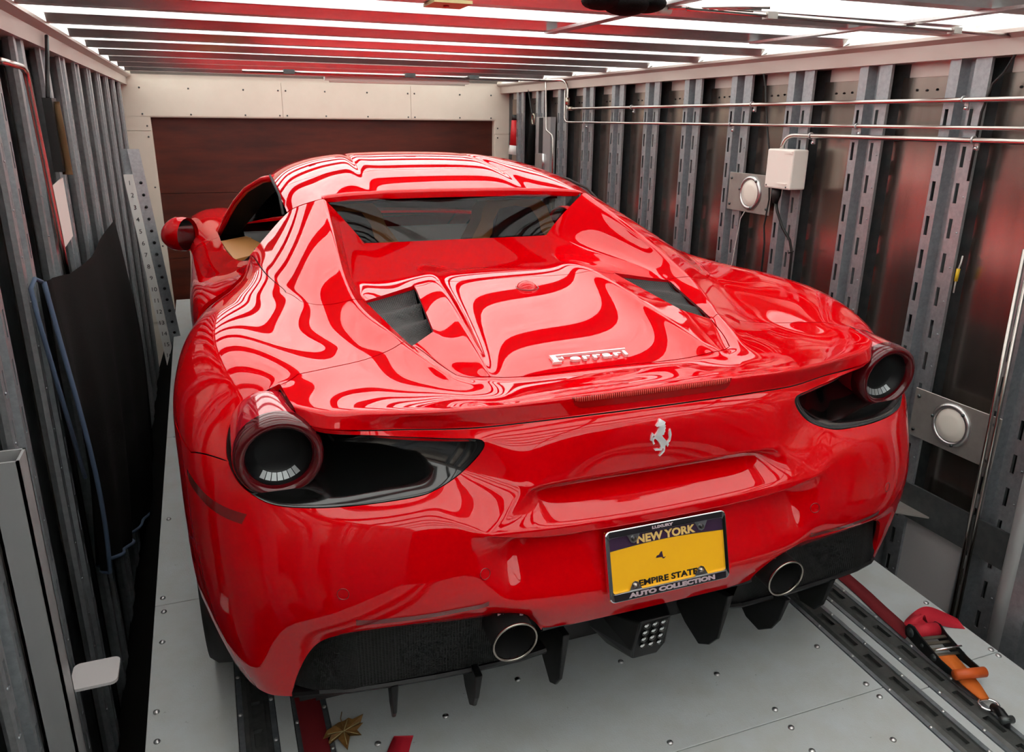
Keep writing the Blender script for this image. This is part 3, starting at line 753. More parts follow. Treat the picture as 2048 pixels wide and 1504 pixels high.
    MB().lathe([(.0455,.003), (.044,.19), (.0,.19)], 32, EM).build('exhaust_bore', 'soot', ex)
    # ---- diffuser fins
    for x, prof in ((.215, [(.27,.27), (.20,.213), (.14,.188), (.106,.212), (.080,.25), (.062,.39), (.30,.33)]),
                    (.412, [(.27,.24), (.20,.180), (.15,.172), (.112,.205), (.092,.245), (.078,.32), (.30,.28)]),
                    (.592, [(.25,.25), (.20,.188), (.15,.193), (.128,.225), (.113,.315), (.28,.28)])):
        f = MB(); n_ = len(prof)
        w0 = .0085
        for sx in (-1, 1): f.v += [((x - .10*(yy-.06))*s + sx*(w0 if zz > .26 else w0*.55), yy, zz) for yy, zz in prof]
        f.f += [tuple(range(n_-1, -1, -1)), tuple(range(n_, 2*n_))] + [(i, (i+1) % n_, n_+(i+1) % n_, n_+i) for i in range(n_)]
        f.sm = [False]*len(f.f)
        bevel(f.build('diffuser_fin', 'black_plastic', car), .003, 2, 30)
    # ---- wheels
    for wy in (.80, 3.43):
        wc = Vector((.83*s, wy, .343)); WM = Matrix.Translation(wc) @ Matrix.Rotation(math.pi/2*s, 4, 'Y')
        wh = MB().lathe([(.25,-.14), (.325,-.145), (.342,-.12), (.343,.0), (.343,.085), (.338,.118), (.322,.136), (.255,.138), (.245,.12)], 56, WM).build('tyre', 'black_rubber', car)
        MB().lathe([(.255,-.13), (.262,.128), (.245,.132), (.235,.10), (.225,-.02)], 40, WM).build('rim', 'rim_dark', wh)
        hub = MB().lathe([(.0,.06), (.04,.06), (.05,.03), (.05,-.05)], 20, WM)
        for q in range(10):
            a = q*math.pi/5
            d = Vector((math.cos(a), math.sin(a), 0)); t = Vector((-math.sin(a), math.cos(a), 0))
            pts_ = [d*.04 + t*.022, d*.04 - t*.022, d*.238 - t*.012, d*.238 + t*.012]
            hub.add([WM @ (p_ + Vector((0,0,zz))) for zz in (.045, .085) for p_ in pts_], [(0,1,2,3), (4,7,6,5), (0,4,5,1), (1,5,6,2), (2,6,7,3), (3,7,4,0)])
        hub.build('spokes', 'rim_dark', wh)
# ---- underbody, rear tray
ub = MB().box(-.735,.735,.30,1.52,.15,.74).box(-.775,.775,.235,.30,.22,.47).box(-.80,.80,1.52,2.7,.13,.42).box(-.72,.72,2.7,4.2,.14,.45)
ub.build('underbody', 'dark_cabin', car)
df = MB()
dp = [(.064,.416), (.075,.404), (.13,.36), (.26,.27), (.30,.25), (.31,.30), (.10,.45)]
n_ = len(dp)
df.add([(x, y, z) for x in (-.272, .272) for y, z in dp], [tuple(range(n_)), tuple(range(2*n_-1, n_-1, -1))] + [(i, n_+i, n_+(i+1) % n_, (i+1) % n_) for i in range(n_)])
df.build('diffuser', 'black_plastic', car)
# rear rain lamp block with its LED holes
rb = MB()
F0 = [(-.040,.045,.392), (.040,.045,.392), (.044,.058,.30), (.034,.072,.262), (-.034,.072,.262), (-.044,.058,.30)]
F1 = [(-.095,.16,.36), (.095,.16,.36), (.09,.20,.28), (.05,.17,.235), (-.05,.17,.235), (-.09,.20,.28)]
rb.add(F0 + F1, [(0,1,2,3,4,5), tuple(range(11,5,-1))] + [(i, 6+i, 6+(i+1) % 6, (i+1) % 6) for i in range(6)])
rl = bevel(rb.build('rain_lamp', 'black_plastic', car), .008, 3, 20)
up_ = (Vector(F0[2]) - Vector(F0[1])).normalized()
for i in range(3):
    for j in range(4):
        q = Vector((-.022 + .022*i, .045 + .0127*(.2+.22*j)*.9, .392 - .092*(.17 + .225*j)))
        nn = Vector((0, -.99, -.14))
        MM = Matrix.Translation(q + nn*.001) @ (-nn).to_track_quat('Z', 'Y').to_matrix().to_4x4()
        l_ = MB().lathe([(.0088,-.0012), (.0082,-.0020), (.0066,-.0005), (.0062,.004)], 14, MM).build('lamp_bezel', 'black_gloss', rl)
        MB().lathe([(.0064,.0005), (.0045,-.0010), (.0,-.0018)], 12, MM).build('lamp_lens', 'chrome', l_)
# ---- high brake lamp in the spoiler edge
def brk(u, v):
    x = -.196 + .392*u
    e = min(u, 1-u)
    vv = v*(1 if e > .07 else math.sqrt(max(0, 1-((.07-e)/.07)**2)))
    z = .9155 - .0235*vv
    return on_back(x, z, .0018 - .0*v)[0]
bl = link('brake_lamp', grid_mesh('b', brk, 60, 6), 'brake_lens' if 'brake_lens' in MAT else mat('brake_lens', (.30,.003,.003), .12, coat=.8), car)
def ribs():
    b = MB()
    for i in range(78):
        u = .02 + .96*i/77
        p0 = brk(u, .03) + Vector((0,-.0012,.0005)); p1 = brk(u, .38) + Vector((0,-.0012,0))
        b.tube([p0, p1], .0011, 5)
    return b
tag(ribs().build('lens_ribs', mat('rib_lens', (.80,.09,.06), .3), bl), kind='stuff')
# ---- script on the engine cover and the horse on the tail
p, nrm = on_top(-.002, .455, .004)
nrm = Vector((0, -.165, 1)).normalized()
TM = Matrix((Vector((1,0,0)), nrm.cross(Vector((1,0,0))), nrm)).transposed().to_4x4(); TM.translation = p
me = text_mesh('errari', .046, extrude=.0035, bold=.0014, spacing=1.22)
xs = [v.co.x for v in me.vertices]; sx = .158/(max(xs)-min(xs)); xm = (max(xs)+min(xs))/2
ys_ = [v.co.y for v in me.vertices]; y0_ = min(ys_)
for v in me.vertices: v.co.x = (v.co.x - xm)*sx + .021; v.co.y = (v.co.y - y0_)*.66 - .014
me.transform(TM); sg = link('script_letters', me, 'badge_metal', car)
fb = MB().box(-.104,.106,.0155,.0195,-.0035,.0035,TM).box(-.1035,-.090,-.0145,.0195,-.0035,.0035,TM).box(-.108,-.084,-.0150,-.0118,-.0035,.0035,TM).box(-.0905,-.074,.0005,.0040,-.0035,.0035,TM).box(-.077,-.0735,-.0035,.008,-.0035,.0035,TM)
fb.build('script_initial', 'badge_metal', sg)
HP = [[(375,285),(400,260),(430,235),(440,205),(470,190),(510,215),(545,240),(562,262),(548,285),(560,310),(545,335),(556,355),(540,380),(545,405),(525,430),(518,460),(480,465),(500,500),(540,550),(580,600),(570,650),(530,692),(510,702),(470,690),(450,640),(420,580),(390,540),(350,505),(318,490),(345,450),(400,390),(440,330),(462,302),(420,303),(390,305)],
      [(335,440),(300,395),(275,440),(262,522),(285,532),(295,462),(315,436),(348,470)],
      [(335,478),(300,480),(293,540),(318,602),(337,590),(318,530),(335,500)],
      [(508,690),(528,740),(498,785),(468,808),(440,842),(460,857),(502,822),(542,782),(548,740),(545,680)],
      [(470,685),(450,718),(400,698),(342,700),(360,727),(420,738),(480,748),(505,700)],
      [(575,612),(608,588),(628,540),(618,470),(624,420),(646,383),(662,440),(667,490),(652,560),(642,602),(602,632),(618,658),(596,698),(578,660)]]
def prism_poly(b, poly, d0, d1, f):
    """extruded outline, tessellated so that hollow outlines fill properly"""
    from mathutils.geometry import tessellate_polygon
    n_ = len(poly); o = len(b.v)
    b.v += [tuple(f(x, y, d0)) for x, y in poly] + [tuple(f(x, y, d1)) for x, y in poly]
    tr = tessellate_polygon([[Vector((x, y, 0)) for x, y in poly]])
    ff = [tuple(o + i for i in t) for t in tr] + [tuple(o + n_ + i for i in reversed(t)) for t in tr] + [(o+i, o+(i+1) % n_, o+n_+(i+1) % n_, o+n_+i) for i in range(n_)]
    b.f += ff; b.sm += [False]*len(ff)
hs = MB(); K = .00119/9.46
pc, nb = on_back(0, .815)
Zb = (Vector((0,0,1)) - nb*nb.z).normalized(); Xb = Vector((1,0,0))
for pl in HP:
    ra = R(3)
    def hf(x, y, d):
        u, v_ = (x-460)*K, -(y-522)*K
        u, v_ = u*math.cos(ra) - v_*math.sin(ra), u*math.sin(ra) + v_*math.cos(ra)
        q = on_back(u, pc.z + v_)[0]
        return q + nb*d
    prism_poly(hs, pl, -.001, .004, hf)
bevel(hs.build('horse_emblem', 'badge_metal', car), .0012, 2, 50)
# small camera housing at the front of the engine cover
cp, cn = on_top(.012, .915)
cb = MB(); seg = 20; rg = []
for i in range(7):
    t = i/6; r_ = math.cos(t*math.pi/2)
    for k in range(seg):
        a = 2*math.pi*k/seg
        rg.append(cp + Vector((.032*r_*math.cos(a), (.040 if math.sin(a) > 0 else .030)*r_*math.sin(a) + .008*t, -.004 + .022*math.sin(t*math.pi/2))))
cb.add(rg, [(i*seg+k, i*seg+(k+1) % seg, (i+1)*seg+(k+1) % seg, (i+1)*seg+k) for i in range(6) for k in range(seg)], True)
ch = cb.build('camera_housing', 'paint', car)
MB().tube([cp + Vector((.0335*math.cos(a), (.040 if math.sin(a) > 0 else .0315)*math.sin(a), .0012)) for a in [2*math.pi*k/24 for k in range(24)]], .0012, 5, closed=True).build('gasket', 'reflector_red', ch)
# ---- number plate in its dealer frame
PMx = Matrix(((1,0,0,0), (0,.329,-.944,.026), (0,.944,.329,.573), (0,0,0,1)))
pl = MB().box(-.146,.146,-.0735,.0735,-.010,-.006,PMx).build('licence_plate', 'plate_yellow', car)
def prt(b, name, m): return b.build(name, m, pl)
def rrect(x0, x1, y0, y1, r, n=5):
    out = []
    for cx, cy, a0 in ((x1-r,y1-r,0), (x0+r,y1-r,90), (x0+r,y0+r,180), (x1-r,y0+r,270)):
        out += [(cx + r*math.cos(R(a0 + 90*i/n)), cy + r*math.sin(R(a0 + 90*i/n))) for i in range(n+1)]
    return out
o_, i_ = rrect(-.1495,.1495,-.0765,.0765,.012), rrect(-.1405,.1405,-.0580,.0610,.006)
fr = MB(); n_ = len(o_)
vs = [Vector((*p_, z)) for z, L_ in ((-.011, o_), (.0, o_), (.0012, [(x*.985, y*.985) for x, y in o_]), (.0, i_), (-.006, i_)) for p_ in L_]
fr.add([PMx @ v for v in vs], [(a*n_+k, a*n_+(k+1) % n_, (a+1)*n_+(k+1) % n_, (a+1)*n_+k) for a in range(4) for k in range(n_)])
prt(fr, 'plate_frame', 'chrome')
prt(MB().box(-.139,.139,-.0745,-.0595,-.001,.0022,PMx), 'frame_bar', 'plate_black'); prt(MB().box(-.139,.139,.0625,.0745,-.001,.0022,PMx), 'frame_bar', 'plate_black')
bd = MB(); band = [(-.1405,.0620), (-.1405,.0325)] + [(-.1405 + .281*i/16, .0325 + .0062*math.sin(math.pi*i/16)) for i in range(1, 16)] + [(.1405,.0325), (.1405,.0620)]
prism_poly(bd, band, -.0062, -.0052, lambda x, y, d: PMx @ Vector((x, y, d))); prt(bd, 'plate_band', 'plate_navy')
ln = MB().tube([PMx @ Vector((-.1405 + .281*i/16, .0318 + .0062*math.sin(math.pi*i/16), -.0055)) for i in range(17)], .0007, 5); prt(ln, 'band_line', 'plate_black')
def ptext(s, size, x, y, m, bold, width=None, h=None, z=-.0055, name='lettering'):
    me = text_mesh(s, size, extrude=.0006, bold=bold)
    xs = [v.co.x for v in me.vertices]; ys = [v.co.y for v in me.vertices]
    for v in me.vertices:
        if width: v.co.x = (v.co.x - (max(xs)+min(xs))/2)*width/(max(xs)-min(xs))
        if h: v.co.y = (v.co.y - (max(ys)+min(ys))/2)*h/(max(ys)-min(ys))
        v.co.x += x; v.co.y += y; v.co.z += z
    me.transform(PMx); return link(name, me, m, pl)
ptext('NEW YORK', .02, 0, .0475, 'text_gold', .0008, .146, .0185)
ptext('EMPIRE STATE', .014, -.002, -.0475, 'plate_black', .0004, .146, .0135)
ptext('LUXURY', .01, -.012, .0686, 'text_pale', .0006, .052, .0065, .0024)
ptext('AUTO COLLECTION', .013, .002, -.0668, 'text_pale', .0008, .215, .0105, .0024)
ny = [(-.012,-.0045), (-.0098,-.0028), (-.0105,-.0012), (-.007,.0003), (-.0035,.0008), (-.0020,.0030), (.0012,.0066), (.0042,.0074), (.0046,.0020), (.0056,-.0025), (.0060,-.0058), (.0095,-.0064), (.0124,-.0054), (.0085,-.0088), (.0050,-.0088), (.0040,-.0062), (.0010,-.0048)]
nb_ = MB(); prism_poly(nb_, ny, -.0062, -.0048, lambda x, y, d: PMx @ Vector((x-.018, y+.004, d))); prt(nb_, 'state_outline', 'plate_navy')
for x, y, dn in ((-.082,.052,-1), (.086,.050,-1), (-.086,-.049,1), (.078,-.047,1)):
    tb = MB(); prism_poly(tb, [(x-.017, y-dn*.012), (x-.007, y+dn*.007), (x, y+dn*.010), (x+.007, y+dn*.007), (x+.017, y-dn*.012)], -.004, -.001, lambda a, b, d: PMx @ Vector((a, b, d)))
    t_ = prt(tb, 'frame_tab', 'chrome')
    MB().lathe([(.0055,-.0005), (.0055,.0015), (.0,.0028)], 12, PMx @ Matrix.Translation((x, y, 0))).build('bolt', 'plate_black' if dn < 0 else 'tip_metal', t_)
# ---- glass, cabin
def thin_glass(name, tint, refl):
    m = bpy.data.materials.new(name); m.use_nodes = True; nt = m.node_tree; nt.nodes.clear()
    o = nt.nodes.new('ShaderNodeOutputMaterial'); t = nt.nodes.new('ShaderNodeBsdfTransparent'); g = nt.nodes.new('ShaderNodeBsdfGlossy')
    t.inputs[0].default_value = (*tint, 1); g.inputs['Roughness'].default_value = .02
    lw = nt.nodes.new('ShaderNodeFresnel'); lw.inputs[0].default_value = refl
    mx_ = nt.nodes.new('ShaderNodeMixShader'); nt.links.new(lw.outputs[0], mx_.inputs[0])
    nt.links.new(t.outputs[0], mx_.inputs[1]); nt.links.new(g.outputs[0], mx_.inputs[2]); nt.links.new(mx_.outputs[0], o.inputs[0])
    MAT[name] = m
thin_glass('window_glass', (.62,.60,.58), 1.35); thin_glass('clear_glass', (.75,.8,.78), 1.4)
def rglass(u, v):
    k = 2*u - 1
    xt, xb = .468, .352
    x = k*(xb*(1-v) + xt*v) if v < 1 else k*xt
    e = abs(k)
    zb, zt = .947 + .005*e, 1.090 + .008*e
    yb, yt = 1.586 - .020*e*e, 1.668 - .085*e*e
    # rounded lower corners
    if e > .86 and v < .25: zb += 0
    return Vector((x, yb*(1-v) + yt*v + .004, zb*(1-v) + zt*v))
link('rear_window', grid_mesh('rg', rglass, 24, 6), 'window_glass', car)
V = {}; FC = []; CR = []
pts('''
h0 0 2.56 1.163; h1 .22 2.55 1.158; h2 .42 2.53 1.138; h3 .575 2.46 1.085
g0 0 2.80 1.02; g1 .25 2.79 1.015; g2 .48 2.75 1.0; g3 .66 2.62 .955
k0 0 3.08 .815; k1 .28 3.06 .81; k2 .56 2.98 .80; k3 .775 2.76 .80
''')
rows('w', 'h0 h1 h2 h3', 'g0 g1 g2 g3', 'k0 k1 k2 k3')
wsm = split_panels(subdiv_cage(V, [('*' + a if a == 'w' else a, f) for a, f in FC], [], 2))
for n, me in wsm.items(): link('windshield', me, 'clear_glass', car)
# cabin shell: floor, dash, bulkhead, headliner
MB().box(-.70,.70,1.60,2.75,.30,.34).box(-.72,.72,1.60,1.63,.30,.935).build('cabin_tub', 'dark_cabin', car)
MB().box(-.70,.70,2.45,2.95,.55,.74).build('dashboard', 'dark_cabin', car)
hl = MB()
hl.add([(x, y, z) for x, y, z in ((-.45,1.70,1.075), (.45,1.70,1.075), (.45,2.5,1.10), (-.45,2.5,1.10), (-.45,1.70,1.068), (.45,1.70,1.068), (.45,2.5,1.092), (-.45,2.5,1.092))], [(0,1,2,3), (4,7,6,5), (0,4,5,1), (1,5,6,2), (2,6,7,3), (3,7,4,0)])
hl.build('headliner', 'dark_cabin', car)
for s in (1, -1):
    st = []
    # seat: bucket outline in x-z, extruded a little in y, tan bolsters round a dark centre
    bx = .36*s
    def ring(k0, yy): return [(bx + x*k0, yy + (1.02-z)*.35*-1, z) for x, z in ((-.25,.45), (-.26,.70), (-.235,.84), (-.16,.95), (-.145,1.00), (-.10,1.045), (0,1.055), (.10,1.045), (.145,1.00), (.16,.95), (.235,.84), (.26,.70), (.25,.45))]
    A_ = ring(1, 1.93); B2 = [(x*.0 + bx + (x-bx)*.70, y - .012, z - (.05 if z > .9 else 0)) for x, y, z in A_]; C2 = [(x, y+.14, z-.02) for x, y, z in A_]
    n_ = len(A_)
    b = MB().add(A_ + C2, [(i, i+1, n_+i+1, n_+i) for i in range(n_-1)], True).add(A_ + B2, [(i, n_+i, n_+i+1, i+1) for i in range(n_-1)], True)
    se = b.build('seat_bolster', 'tan_leather', car)
    MB().add(B2, [tuple(range(n_))]).build('seat_centre', 'dark_cabin', se)
    # A-pillar, its black inner trim, side window
    ap = [(.592*s,2.20,1.098), (.628*s,2.31,1.078), (.690*s,2.46,1.018), (.738*s,2.57,.945), (.780*s,2.66,.862), (.817*s,2.74,.775)]
    MB().tube(ap, [.014]*6, 8).build('windshield_pillar', 'paint', car)
    ai = [(.555*s,2.16,1.085), (.555*s,2.30,1.055), (.575*s,2.42,1.01), (.606*s,2.55,.955), (.665*s,2.66,.865), (.735*s,2.74,.765)]
    tr = MB(); n_ = len(ap)
    tr.add(ap + ai, [(i, i+1, n_+i+1, n_+i) for i in range(n_-1)], True); tr.build('pillar_trim', 'black_plastic', car)
    belt = [(.738*s,1.47,.945), (.752*s,1.66,.885), (.772*s,1.90,.825), (.797*s,2.15,.785), (.813*s,2.42,.770), (.822*s,2.70,.762)]
    up2 = [(.615*s,1.62,1.05), (.612*s,1.76,1.095), (.612*s,1.95,1.108), (.606*s,2.20,1.108), (.69*s,2.46,1.01), (.81*s,2.72,.79)]
    MB().tube(belt, .005, 6).build('window_seal', 'black_rubber', car)
    MB().tube([up2[0], up2[1], up2[2], up2[3]], .005, 6).build('window_seal', 'black_rubber', car)
    MB().box(min(.68*s,.73*s), max(.68*s,.73*s), 1.7, 2.7, .4, .76).build('door_card', 'tan_leather', car)
    # tan top of the door card under the glass
    dc = MB(); tp = [(.66*s,2.18,.80), (.775*s,2.15,.782), (.800*s,2.42,.768), (.815*s,2.64,.760), (.70*s,2.66,.775), (.655*s,2.42,.79)]
    dc.add(tp + [(x, y, z-.25) for x, y, z in tp], [tuple(range(6)), tuple(range(11,5,-1))] + [(q, (q+1) % 6, 6+(q+1) % 6, 6+q) for q in range(6)]); dc.build('door_top', 'tan_leather', car)
    # door mirror: a pointed shell, its open side turned towards the driver
    mc = Vector((.955*s, 2.75, .770))
    dq = Vector((.80*s, .58, -.03)).normalized(); hx = Vector((-dq.y*s, dq.x*s, 0)).normalized(); hz = Vector((0,0,1))
    mb = MB(); rings_ = []
    for t, k_ in ((0,1.0), (.02,1.04), (.06,1.03), (.085,.90), (.11,.66), (.128,.38), (.138,.12), (.140,.01)):
        rings_ += [mc + dq*t + hx*(.078*k_*math.cos(a)) + hz*(.081*k_*math.sin(a)*(1-.12*(math.sin(a) < 0)) - .010*(1-k_)) for a in [2*math.pi*k/24 for k in range(24)]]
    mb.add(rings_, [(i*24+k, i*24+(k+1) % 24, (i+1)*24+(k+1) % 24, (i+1)*24+k) for i in range(7) for k in range(24)], True)
    mr = mb.build('door_mirror', 'paint', car)
    MB().add([mc + dq*.012 + hx*(.067*math.cos(a)) + hz*(.070*math.sin(a)) for a in [2*math.pi*k/24 for k in range(24)]], [tuple(range(24))]).build('mirror_glass', 'black_gloss', mr)
    MB().tube([mc + Vector((-s*.02,.04,-.062)), mc + Vector((-s*.045,.02,-.080)), mc + Vector((-s*.09,-.02,-.085))], [.022,.024,.034], 10).build('mirror_arm', 'paint', mr)
    MB().box(min(.905*s,.912*s), max(.905*s,.912*s), 2.985, 3.010, .672, .700).build('wing_shield', 'plate_yellow', car)
# ---- doors, front wings, bonnet (seen past the cabin on the left)
V = {}; FC = []; CR = []
pts('''
p1 .745 1.44 .945; p2 .775 1.42 .893; p3 .84 1.40 .845; p4 .905 1.36 .815; p5 .93 1.30 .74; p6 .925 1.25 .55; p7 .90 1.22 .22
q1 .757 1.67 .885; q2 .79 1.67 .86; q3 .86 1.66 .835; q4 .925 1.66 .80; q5 .952 1.66 .72; q6 .935 1.66 .5; q7 .90 1.66 .2
r1 .793 2.15 .800; r2 .825 2.15 .785; r3 .875 2.15 .775; r4 .93 2.15 .745; r5 .955 2.15 .68; r6 .935 2.15 .48; r7 .90 2.15 .2
s1 .818 2.62 .786; s2 .85 2.62 .775; s3 .90 2.62 .762; s4 .94 2.62 .725; s5 .958 2.62 .65; s6 .945 2.62 .48; s7 .90 2.62 .2
u0 0 3.09 .80; u1 .30 3.07 .797; u2 .58 2.99 .79; u3 .80 2.90 .786; u4 .88 2.90 .778; u5 .94 2.90 .74; u6 .965 2.90 .66; u7 .95 2.95 .5; u8 .92 2.98 .25
v0 0 3.45 .735; v1 .32 3.44 .735; v2 .60 3.43 .75; v3 .74 3.43 .778; v4 .86 3.43 .785; v5 .94 3.43 .755; v6 .975 3.43 .725
w0 0 3.95 .62; w1 .34 3.93 .625; w2 .58 3.9 .645; w3 .72 3.88 .672; w4 .83 3.86 .66; w5 .91 3.84 .60; w6 .945 3.83 .50; w7 .93 3.84 .35; w8 .90 3.84 .25
x0 0 4.42 .40; x1 .34 4.38 .40; x2 .56 4.32 .405; x3 .70 4.25 .41; x4 .79 4.18 .40; x5 .85 4.10 .38; x6 .88 4.04 .34; x7 .87 4.02 .28; x8 .86 4.0 .22
''')
rows('door', 'p1 p2 p3 p4 p5 p6 p7', 'q1 q2 q3 q4 q5 q6 q7', 'r1 r2 r3 r4 r5 r6 r7', 's1 s2 s3 s4 s5 s6 s7')
rows('front_wing', 's1 s2 s3 s4 s5 s6 s7', 'u3 u4 u5 u6 . . .') if False else None
rows('front_wing', 's1 s2 s4 s5 s6 s7', 'u3 u4 u5 u6 u7 u8')
poly('front_wing', 's2 s3 s4') 
rows('front_wing', 'u3 u4 u5 u6', 'v3 v4 v5 v6', 'w3 w4 w5 w6'); rows('front_wing', 'w3 w4 w5 w6 w7 w8', 'x3 x4 x5 x6 x7 x8')
rows('*bonnet', 'u0 u1 u2 u3', 'v0 v1 v2 v3', 'w0 w1 w2 w3', 'x0 x1 x2 x3')
for n, me in split_panels(subdiv_cage(V, FC, CR, 3)).items(): link(n.split('|')[0], me, 'paint', car)
# ================================================================== THINGS IN THE TRAILER
mat('strap_red', (.20,.006,.012), .7, bump=(700, .5, (1,6,1))); mat('strap_bright', (.55,.012,.03), .6, bump=(700, .5))
mat('strap_orange', (.65,.14,.012), .65, bump=(700, .5)); mat('handle_orange', (.62,.10,.015), .45)
mat('ratchet_black', (.012,.012,.013), .35, metal=.4); mat('zinc', (.45,.42,.34), .3, metal=1.0)
mat('leaf_brown', (.26,.13,.035), .6, noise=(60, (.12,.055,.015), .8)); mat('blanket', (.006,.0055,.0055), .9, spec=.1, bump=(500, .5)); mat('binding', (.055,.085,.14), .8)
mat('tape_white', (.72,.71,.68), .5); mat('alu_tube', (.42,.42,.42), .38, metal=.5); mat('brown_strap', (.20,.11,.05), .8); mat('red_plastic', (.55,.01,.015), .45)
mat('paper', (.62,.55,.52), .7); mat('khaki', (.5,.42,.2), .6)
def thing(name, loc, label, cat, group=None, deck=False):
    if deck: return empty(name, RX @ Vector(loc), (TH,0,0), label=label, cat=cat, group=group)
    return empty(name, loc, label=label, cat=cat, group=group)
def ob(b, name, m, root, base):
    b.v = [tuple(Vector(v) - Vector(base)) for v in b.v]; return b.build(name, m, root)
def ribbon(b, pairs, th=.0016, sub=4):
    """strap through (left, right) point pairs, smoothed, with thickness"""
    P = [(Vector(a), Vector(c)) for a, c in pairs]; Q = []
    def cr(p0, p1, p2, p3, t): return .5*((2*p1) + (p2-p0)*t + (2*p0-5*p1+4*p2-p3)*t*t + (3*p1-p0-3*p2+p3)*t**3)
    for i in range(len(P)-1):
        for k in range(sub):
            q = []
            for s_ in (0, 1):
                p = [P[max(i-1,0)][s_], P[i][s_], P[i+1][s_], P[min(i+2,len(P)-1)][s_]]; q.append(cr(*p, k/sub))
            Q.append(q)
    Q.append(list(P[-1])); n = len(Q); vs = []
    for i, (a, c) in enumerate(Q):
        t = (Q[min(i+1,n-1)][0]+Q[min(i+1,n-1)][1]) - (Q[max(i-1,0)][0]+Q[max(i-1,0)][1])
        nn = (c-a).cross(t).normalized()*th
        vs += [a, c, c-nn, a-nn]
    fs = []
    for i in range(n-1):
        for j in range(4): fs.append((i*4+j, i*4+(j+1) % 4, (i+1)*4+(j+1) % 4, (i+1)*4+j))
    fs += [(0,1,2,3), tuple((n-1)*4+j for j in (3,2,1,0))]
    return b.add(vs, fs, True)
XP = 1.338      # face of the right-hand posts
# ---- round wall lamps on their plates
def wall_lamp(y0, y1, z0, z1, yc, zc, r, label):
    base = (XP, yc, zc); t = thing('wall_lamp', base, label, 'lamp', 'round wall lamps')
    pl_ = ob(MB().box(XP-.004, XP, y0, y1, z0, z1), 'mounting_plate', 'steel_plate', t, base); bevel(pl_, .0012, 1)
    M = Matrix.Translation((XP-.004, yc, zc)) @ Matrix.Rotation(-math.pi/2, 4, 'Y')
    ob(MB().lathe([(r*1.25,0), (r*1.25,.004), (r*1.12,.010), (r*1.02,.010), (r*.98,.004), (r*.98,0)], 40, M), 'bezel', 'rivet_metal', t, base)
    ob(MB().lathe([(r*.97,.001), (r*.93,.006), (r*.5,.008), (0,.0085)], 40, M), 'lens', 'lens_white', t, base)
    for a in (80, 200, 320):
        q = M @ Vector((r*1.13*math.cos(R(a)), r*1.13*math.sin(R(a)), .0095))
        ob(MB().tube([q, q + Vector((-.004,0,0))], .0055, 8), 'screw', 'steel_dark', t, base)
    for yy in (y0+.018, y1-.018):
        for zz in (z0+.025, z1-.025): ob(MB().tube([(XP-.004,yy,zz), (XP-.008,yy,zz)], .006, 8), 'screw', 'steel_dark', t, base)
    return t
wall_lamp(1.440, 1.730, 1.093, 1.255, 1.572, 1.176, .058, 'round white wall lamp on a steel plate beside the white junction box')
wall_lamp(.262, .580, .445, .615, .425, .535, .058, 'round cream wall lamp on a dark plate beside the right tail lamp')
# ---- junction box with its plug and flex
base = (1.29, 1.32, 1.21); t = thing('junction_box', base, 'white plastic junction box under a bent conduit on the right wall', 'electrical box')
bevel(ob(MB().box(1.262, 1.336, 1.245, 1.398, 1.215, 1.366), 'box_lid', 'white_box', t, base), .006, 2)
ob(MB().box(1.2595, 1.2625, 1.252, 1.300, 1.350, 1.360), 'moulded_rib', 'white_box', t, base); ob(MB().box(1.2595, 1.2625, 1.265, 1.320, 1.232, 1.238), 'moulded_rib', 'white_box', t, base)
for yy, zz in ((1.256,1.356), (1.268,1.224), (1.385,1.226)): ob(MB().tube([(1.2625,yy,zz), (1.2605,yy,zz)], .0035, 8), 'screw', 'steel_dark', t, base)
base = (1.30, 1.355, .95); t = thing('power_flex', base, 'black power flex with a plug hanging below the white junction box', 'cable')
ob(MB().tube([(1.29,1.352,1.214), (1.29,1.352,1.185), (1.292,1.355,1.155)], [.020,.019,.010], 12), 'plug', 'cable', t, base)
ob(MB().tube([(1.292,1.355,1.16), (1.30,1.345,1.12), (1.31,1.315,1.06), (1.322,1.278,1.015), (1.33,1.268,.97), (1.335,1.262,.60)], .0055, 8), 'flex', 'cable', t, base)
ob(MB().tube([(1.3335,1.262,.972), (1.30,1.25,.968), (1.33,1.29,.970)], .003, 6), 'cable_tie', 'cable', t, base)
# ---- conduits on the right wall
def conduit(path, r, label, clamps=(), extra=None):
    base = path[0]; t = thing('conduit_pipe', base, label, 'pipe', 'conduits on the right wall')
    ob(MB().tube(path, r, 12), 'pipe', 'pipe', t, base)
    for y, z in clamps:
        k = MB().tube([(XP-.022 + (r+.002)*math.cos(a), y, z + (r+.002)*math.sin(a)) for a in [2*math.pi*i/14 for i in range(14)]], .003, 6, closed=True)
        k.box(XP-.010, XP-.004, y-.010, y+.004, z-.030, z-r)
        c_ = ob(k, 'clamp', 'rivet_metal', t, base)
        ob(MB().tube([(XP-.004,y-.003,z-.024), (XP-.016,y-.003,z-.024)], .006, 8), 'clamp_screw', 'chrome', c_, base)
    return t, base
def arc(p, q, c, n=6): return [tuple(Vector(p)*(1-k/n)**2 + Vector(c)*2*(k/n)*(1-k/n) + Vector(q)*(k/n)**2 for _ in (0,))[0] for k in range(n+1)]
xp = XP - .022
P1 = [(1.20,3.62,1.706)] + arc((xp-.03,3.50,1.704), (xp,3.44,1.65), (xp,3.46,1.704)) + [(xp,3.44,1.57)] + arc((xp,3.44,1.56), (xp,3.40,1.534), (xp,3.44,1.534)) + [(xp,-1.5,1.536)]
t, base = conduit(P1, .0075, 'upper bright conduit pipe running along the right wall near the ceiling', [(1.60,1.536), (.585,1.536), (2.62,1.535)])
